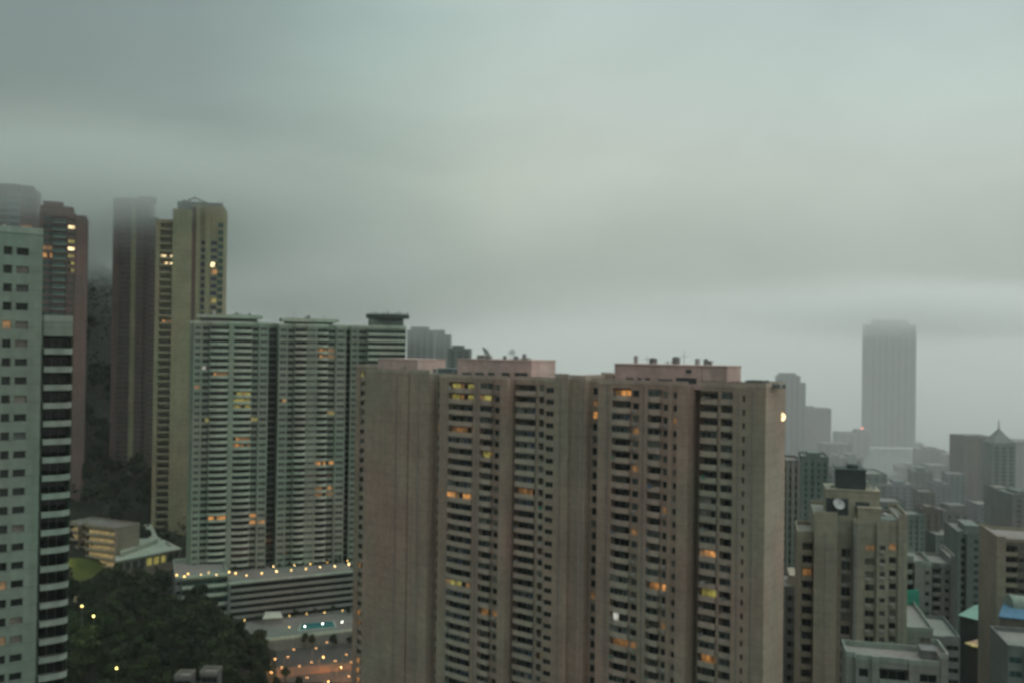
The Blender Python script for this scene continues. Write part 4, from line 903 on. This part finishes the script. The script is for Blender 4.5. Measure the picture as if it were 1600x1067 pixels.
mb.build('pyramid_roof', SP.root, weld=True); mb = MB(); mb.tube(Vector((c.x, c.y, top - 1)), Vector((c.x, c.y, SP.z_at(1567, 655, -9))), .7, .2, M['greywall'], 6); mb.build('spire', SP.root); SP.finish(0)

# ------------------------------------------------------------------ school and houses on the left slope
zsch = 50.0
SC = Tower('school_building', 'cream school block with three brightly lit yellow corridors beside the trees', (100, 438), (181, 424), 870, 826, 46, 14, 3.6, 'cream', 'cream')
SC.z1 = SC.z_at(140, 822, 0)
u0, u1 = SC.u_at(104, 0), SC.u_at(181, 0)
SC.face([(u0, u0 + 7.5, 0, 'bal', dict(r=2.2, p=.2, glass='litschool', back='cream', par=.6, top=None) if False else dict(r=2.2, p=.2, glass='litschool', par=.6)), (u0 + 7.5, u0 + 12.5, -2.5, 'bal', dict(r=1.4, p=.2, glass='litdim', par=.6, mat='brownwall')),
         (u0 + 12.5, u1 - 1, 0, 'bal', dict(r=2.2, p=.2, glass='litschool', par=.6)), (u1 - 1, u1, 0, 'blank')], px=False); SC.finish(60)
ld = bpy.data.lights.new('yard_light', 'POINT'); ld.energy = 1500; ld.color = (1, .78, .35); ld.shadow_soft_size = 1
p = SC.P(SC.W * .45, 14, SC.z0 + 12); lo = bpy.data.objects.new('yard_light', ld); scene.collection.objects.link(lo); lo.parent = SC.root; lo.location = p - wloc(SC.root)
# assembly hall with big sage roof
zh = 60.0
P = [on_plane(*k, zh) for k in ((181, 876), (284, 856), (246, 838), (238, 822), (176, 829))]
c = sum(P, Vector()) / 5; root = empty('assembly_hall', (c.x, c.y, 44), 'wide low hall with a pale sage-grey roof beside the lit school block', 'building')
mb = MB(); mb.prism([tuple((c + (p - c) * .96).xy) for p in P], 44, zh - .8, M['cream']); mb.build('wall', root)
mb = MB(); mb.prism([tuple(p.xy) for p in P], zh - .79, zh, M['roof_sage']); mb.build('roof', root)
q = [P[0].lerp(P[3], .08), P[0].lerp(P[1], .38).lerp(P[2], .3), P[3].lerp(P[2], .3), P[4].lerp(P[0], .1)]
mb = MB(); mb.prism([tuple(p.xy) for p in (P[0].lerp(c, .15), P[1].lerp(c, .62), P[3].lerp(c, .1), P[4].lerp(c, .1))], zh + .004, zh + 2.2, M['roof_sage']); mb.build('upper_roof', root)
mb = MB(); a, b = P[0], P[1]
for k in range(9):
    s0, s1 = a.lerp(b, (k + .15) / 9), a.lerp(b, (k + .8) / 9); n = Vector((b.y - a.y, a.x - b.x, 0)).normalized() * .12
    cc = c.xy.to_3d(); f = lambda p: Vector((c.x, c.y, 0)) + (Vector((p.x, p.y, 0)) - Vector((c.x, c.y, 0))) * .965
    w0, w1 = f(s0), f(s1); wm = MB(); wm.prism([(w0.x + n.x, w0.y + n.y), (w1.x + n.x, w1.y + n.y), (w1.x, w1.y), (w0.x, w0.y)], zh - 5.5, zh - 2, M['lityel'] if k in (4, 5, 6) else M['grey']); wm.build('window', root)
# lawn
def on_ground(px, py, d0=250):
    D = d0
    while D < 1200:
        p = at(px, py, D)
        if p.z < ground(p.x, p.y): return p
        D += 2
    return p
mb = MB(); nx, ny = 10, 6; c0 = [on_ground(*k, 330) for k in ((98, 914), (140, 908), (170, 884), (98, 878))]
for j_ in range(ny + 1):
    for i_ in range(nx + 1):
        p = c0[0].lerp(c0[1], i_ / nx).lerp(c0[3].lerp(c0[2], i_ / nx), j_ / ny); mb.v.append((p.x, p.y, ground(p.x, p.y) + .5))
mb.mats = [M['lawn']]
for j_ in range(ny):
    for i_ in range(nx): a_ = j_ * (nx + 1) + i_; mb.f.append((a_, a_ + 1, a_ + nx + 2, a_ + nx + 1)); mb.m.append(0)
structure(mb.build('lawn'))
street_lamp(on_plane(113, 911, 54) - Vector((1.5, 0, 6)), 6.0, 'bright white flood lamp beside the dark trees below the school lawn', None, mat='lampwhite', r=.55, energy=4000)
street_lamp(at(160, 764, 520) - Vector((1.5, 0, 8)), 8.0, 'brilliant white street lamp on the dark hillside above the school', None, mat='lampwhite', r=.85, energy=5000)
for px, py in ((272, 768), (312, 770), (262, 772)):
    if px < 300: street_lamp(at(px, py, 500) - Vector((1.5, 0, 7)), 7.0, 'faint orange street lamp on the hillside road at the foot of the olive-beige tower', 'faint lamps on the hillside road', r=.3, energy=900)
for lab, x0, x1, yt, D, wall in (('dull rose house half hidden on the misty hillside', 106, 152, 690, 560, 'brownpink'), ('small pale house high on the misty hillside', 160, 187, 672, 640, 'ochre'), ('dim olive house with a flat roof on the hillside under the dusky pink tower', 166, 232, 708, 590, 'brownwall')):
    simple('hillside_house', lab, x0, x1, yt, D, D - 8, wall, wall, [(x0, x0 + (x1 - x0) * .3, 0, 'win', dict(h=1.4, m=.8)), (x0 + (x1 - x0) * .3, x0 + (x1 - x0) * .6, -1, 'win', dict(h=1.4, m=.8)), (x0 + (x1 - x0) * .6, x1, .3, 'win', dict(h=1.4, m=.8))], depth=14, zb=70)
for lab, x0, x1, yt, D in (('low pale canopy roof among dark trees near the bottom edge', 272, 296, 1060, 262), ('second low pale canopy roof among the trees, right of the first', 312, 338, 1054, 262)):
    simple('garden_pavilion', lab, x0, x1, yt, D, D, 'greywall', 'pale', [(x0, x1, 0, 'bal', dict(p=.2, glass='dark', par=.5))], depth=5, zb=44)

for px, py, D, e_, c_, lab in ((146, 968, 300, 2200, (.75, 1, .2), 'small yellow-green garden lamp glowing among the dark trees'), (182, 1050, 262, 2600, (.85, 1, .15), 'low garden lamp lighting a yellow-green patch near the bottom edge'), (128, 952, 312, 1200, (.3, 1, .35), 'faint green garden lamp beside the white tower')):
    p = at(px, py, D); g0 = ground(p.x, p.y); g = globe_lamp(Vector((p.x, p.y, g0)), .3, 'lampyel', max(3, p.z - g0 + 1), lab, None)
    ld = bpy.data.lights.new('lamp_light', 'POINT'); ld.energy = e_; ld.color = c_; ld.shadow_soft_size = .5
    lo = bpy.data.objects.new('lamp_light', ld); scene.collection.objects.link(lo); lo.parent = g; lo.location = (0, 0, max(3, p.z - g0 + 1) + 2)
# ------------------------------------------------------------------ trees
def crown_mesh(seed, mat, R=4.2, Hc=7.0, n=1500):
    r = random.Random(seed); mb = MB(); lobes = []
    for k in range(r.randint(9, 13)):
        a = r.uniform(0, 2 * pi); d = r.uniform(0, .72) * R; z = r.uniform(.25, .95) * Hc
        lobes.append((Vector((cos(a) * d * (1.15 - z / Hc * .6), sin(a) * d * (1.15 - z / Hc * .6), z)), r.uniform(.26, .48) * R))
    for k in range(n):
        c, rad = r.choice(lobes); d = Vector((r.gauss(0, 1), r.gauss(0, 1), r.gauss(0.25, 1))).normalized()
        p = c + d * rad * r.uniform(.55, 1.08); s = r.uniform(.22, .5)
        t = (d + Vector((r.gauss(0, .6), r.gauss(0, .6), r.gauss(0, .6)))).normalized(); x = t.orthogonal().normalized(); y = t.cross(x)
        mb.poly([p - x * s - y * s * .5, p + x * s * .3 - y * s, p + x * s + y * s * .5, p - x * s * .4 + y * s], mat)
    return mb.mesh('crown'), lobes
def trunk_mesh(lobes, h=4.5):
    mb = MB(); mb.tube((0, 0, -1.5), (0.15, 0, h * .6), .32, .24, M['bark'], 7); mb.tube((.15, 0, h * .6), (0.05, .1, h + 2), .24, .12, M['bark'], 6)
    for c, rad in lobes[:5]: mb.tube((.1, 0, h * .6), (c.x * .8, c.y * .8, c.z + h - 1.8), .14, .05, M['bark'], 5)
    return mb.mesh('trunk')
KIN = []
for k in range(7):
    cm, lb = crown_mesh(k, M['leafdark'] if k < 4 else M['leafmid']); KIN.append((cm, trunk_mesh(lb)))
def tree(x, y, s, label, group, kin=None, z=None):
    kin = kin if kin is not None else rnd.randrange(len(KIN)); z = ground(x, y) if z is None else z
    root = empty('broadleaf_tree', (x, y, z), label, 'tree', group); root.scale = (s, s, s * rnd.uniform(.85, 1.15)); root.rotation_euler = (0, 0, rnd.uniform(0, 6.28))
    c = bpy.data.objects.new('crown', KIN[kin][0]); scene.collection.objects.link(c); c.parent = root; c.location = (0, 0, 2.8)
    t = bpy.data.objects.new('trunk', KIN[kin][1]); scene.collection.objects.link(t); t.parent = root
nt_ = 0
yy = 212.0
while yy < 415:
    xx = -.60 * yy
    while xx < -.21 * yy:
        x, y = xx + rnd.uniform(-3, 3), yy + rnd.uniform(-3, 3); zt_ = ground(x, y) + 9; q = proj((x, y, zt_)); q0 = proj((x, y, ground(x, y) + 5))
        ok = q and 70 < q[0] < 425 and 895 < q[1] < 1120
        if ok and q[0] > 262 and q[1] < 925: ok = False
        if ok and q[0] > 350 and y > 300: ok = False
        if ok and q[0] > 345 and y > 346: ok = False
        if ok and q[0] > 412: ok = False
        if ok and q[1] < 905 and q[0] < 180: ok = False
        if ok:
            tree(x, y, rnd.uniform(.85, 1.45), 'dark green broadleaf tree in the dim grove between the white tower and the podium', 'dark trees in the grove'); nt_ += 1
        xx += 8.5
    yy += 8.5
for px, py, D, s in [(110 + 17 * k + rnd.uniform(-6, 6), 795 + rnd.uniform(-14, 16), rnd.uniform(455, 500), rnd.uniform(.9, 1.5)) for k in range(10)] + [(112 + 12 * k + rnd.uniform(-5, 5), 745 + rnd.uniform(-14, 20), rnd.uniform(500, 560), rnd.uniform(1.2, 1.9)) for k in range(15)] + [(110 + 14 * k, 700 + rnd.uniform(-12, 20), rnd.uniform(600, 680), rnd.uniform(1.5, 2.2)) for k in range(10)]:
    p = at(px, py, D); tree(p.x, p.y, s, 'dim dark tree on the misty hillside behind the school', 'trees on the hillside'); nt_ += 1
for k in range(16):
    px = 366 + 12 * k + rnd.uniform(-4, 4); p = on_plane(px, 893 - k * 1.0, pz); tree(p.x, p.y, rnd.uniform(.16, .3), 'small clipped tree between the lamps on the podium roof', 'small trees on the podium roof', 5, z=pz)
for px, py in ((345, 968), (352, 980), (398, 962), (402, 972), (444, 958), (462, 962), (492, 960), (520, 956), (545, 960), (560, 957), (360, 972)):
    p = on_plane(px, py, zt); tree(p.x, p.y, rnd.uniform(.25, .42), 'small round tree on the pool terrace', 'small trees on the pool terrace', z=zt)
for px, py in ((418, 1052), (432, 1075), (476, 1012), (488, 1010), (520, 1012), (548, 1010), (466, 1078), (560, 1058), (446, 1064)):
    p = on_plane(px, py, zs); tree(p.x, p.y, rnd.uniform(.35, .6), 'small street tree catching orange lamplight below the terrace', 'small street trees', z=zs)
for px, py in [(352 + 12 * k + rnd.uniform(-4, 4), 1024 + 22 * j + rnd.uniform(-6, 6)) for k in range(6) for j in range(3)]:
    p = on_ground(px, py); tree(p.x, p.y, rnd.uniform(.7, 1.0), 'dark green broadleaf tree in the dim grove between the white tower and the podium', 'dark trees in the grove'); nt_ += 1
# far wooded slope: one mass of canopy nobody could count
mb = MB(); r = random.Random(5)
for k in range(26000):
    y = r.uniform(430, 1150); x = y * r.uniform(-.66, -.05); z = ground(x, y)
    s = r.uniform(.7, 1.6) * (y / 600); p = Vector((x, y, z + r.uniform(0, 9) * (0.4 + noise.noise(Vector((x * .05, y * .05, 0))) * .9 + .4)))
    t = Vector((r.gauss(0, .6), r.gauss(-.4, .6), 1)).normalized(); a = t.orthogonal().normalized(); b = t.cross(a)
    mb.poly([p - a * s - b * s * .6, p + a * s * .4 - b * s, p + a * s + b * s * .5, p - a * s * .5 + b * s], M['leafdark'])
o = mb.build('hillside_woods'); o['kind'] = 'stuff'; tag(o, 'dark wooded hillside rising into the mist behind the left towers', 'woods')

# ------------------------------------------------------------------ haze
HZ = 0.00007
def volume_mat(name, dens, col, aniso=0.0):
    m = bpy.data.materials.new(name); m.use_nodes = True; t = m.node_tree; t.nodes.clear()
    v = t.nodes.new('ShaderNodeVolumePrincipled'); o = t.nodes.new('ShaderNodeOutputMaterial')
    v.inputs['Color'].default_value = (*col, 1); v.inputs['Density'].default_value = dens; v.inputs['Anisotropy'].default_value = aniso
    t.links.new(v.outputs[0], o.inputs['Volume']); return m
mb = MB(); mb.box(-9100, 9100, -420, 9100, -30, 312, volume_mat('haze_air', HZ, (.93, .97, .95)))
o = mb.build('haze'); o['kind'] = 'stuff'
mb = MB(); pl_ = [(100, 478), (9000, 478), (9000, 9000), (-8800, 9000), (-90, 800)]
mb.prism(pl_, -25, 300, volume_mat('mist_air', 0.0005, (1, .985, .965)))
o = mb.build('mist'); o['kind'] = 'stuff'; tag(o, 'grey mist lying over the distant city and harbour', 'mist')
def mist_cloud(loc, scale, dens, inner, label, seed, tint):  # low cloud as a soft-edged volume inside the haze box
    mb = MB(); mb.lathe((0, 0, 0), [(max(.01, sin(pi * k / 16)), -cos(pi * k / 16)) for k in range(17)], None, 32); mb.mats = []
    me = mb.mesh('mist', weld=True)
    m = bpy.data.materials.new('drifting_cloud'); m.use_nodes = True; t = m.node_tree; t.nodes.clear()
    v = t.nodes.new('ShaderNodeVolumePrincipled'); o_ = t.nodes.new('ShaderNodeOutputMaterial'); v.inputs['Color'].default_value = (*tint, 1)
    tc_ = t.nodes.new('ShaderNodeTexCoord'); ln = t.nodes.new('ShaderNodeVectorMath'); ln.operation = 'LENGTH'; t.links.new(tc_.outputs['Object'], ln.inputs[0])
    nz_ = t.nodes.new('ShaderNodeTexNoise'); nz_.noise_dimensions = '4D'; nz_.inputs['W'].default_value = seed; nz_.inputs['Scale'].default_value = 2.4; nz_.inputs['Detail'].default_value = 6; nz_.inputs['Roughness'].default_value = .6; t.links.new(tc_.outputs['Object'], nz_.inputs['Vector'])
    ad = t.nodes.new('ShaderNodeMath'); ad.operation = 'MULTIPLY_ADD'; t.links.new(nz_.outputs['Fac'], ad.inputs[0]); ad.inputs[1].default_value = -.85; t.links.new(ln.outputs['Value'], ad.inputs[2])
    mr = t.nodes.new('ShaderNodeMapRange'); mr.interpolation_type = 'SMOOTHSTEP'; t.links.new(ad.outputs[0], mr.inputs[0])
    mr.inputs[1].default_value = .52; mr.inputs[2].default_value = inner; mr.inputs[3].default_value = 0; mr.inputs[4].default_value = dens
    t.links.new(mr.outputs[0], v.inputs['Density']); t.links.new(v.outputs[0], o_.inputs['Volume'])
    me.materials.append(m); o = bpy.data.objects.new('mist', me); scene.collection.objects.link(o); o.location = loc; o.scale = scale
    o['kind'] = 'stuff'; tag(o, label, 'mist')
c = at(1400, 500, 1560)
mist_cloud((c.x + 60, c.y, 240), (560, 240, 74), .017, -.4, 'pale low cloud swallowing the top of the tall hazy tower', 1.0, (.95, .96, .945))
mist_cloud((-330, 600, 252), (340, 250, 60), .026, -.3, 'dim low cloud around the heads of the tall left towers', 4.0, (.72, .765, .745))  # dense-cloud shading is put into the grey tint
mist_cloud((-250, 1050, 222), (430, 260, 84), .0075, -.4, 'dull grey low cloud drifting behind the mint-grey towers', 7.0, (.66, .70, .67))  # shade of the dark bank is put into its absorbing tint
print('objects', len(bpy.data.objects), 'trees', nt_)
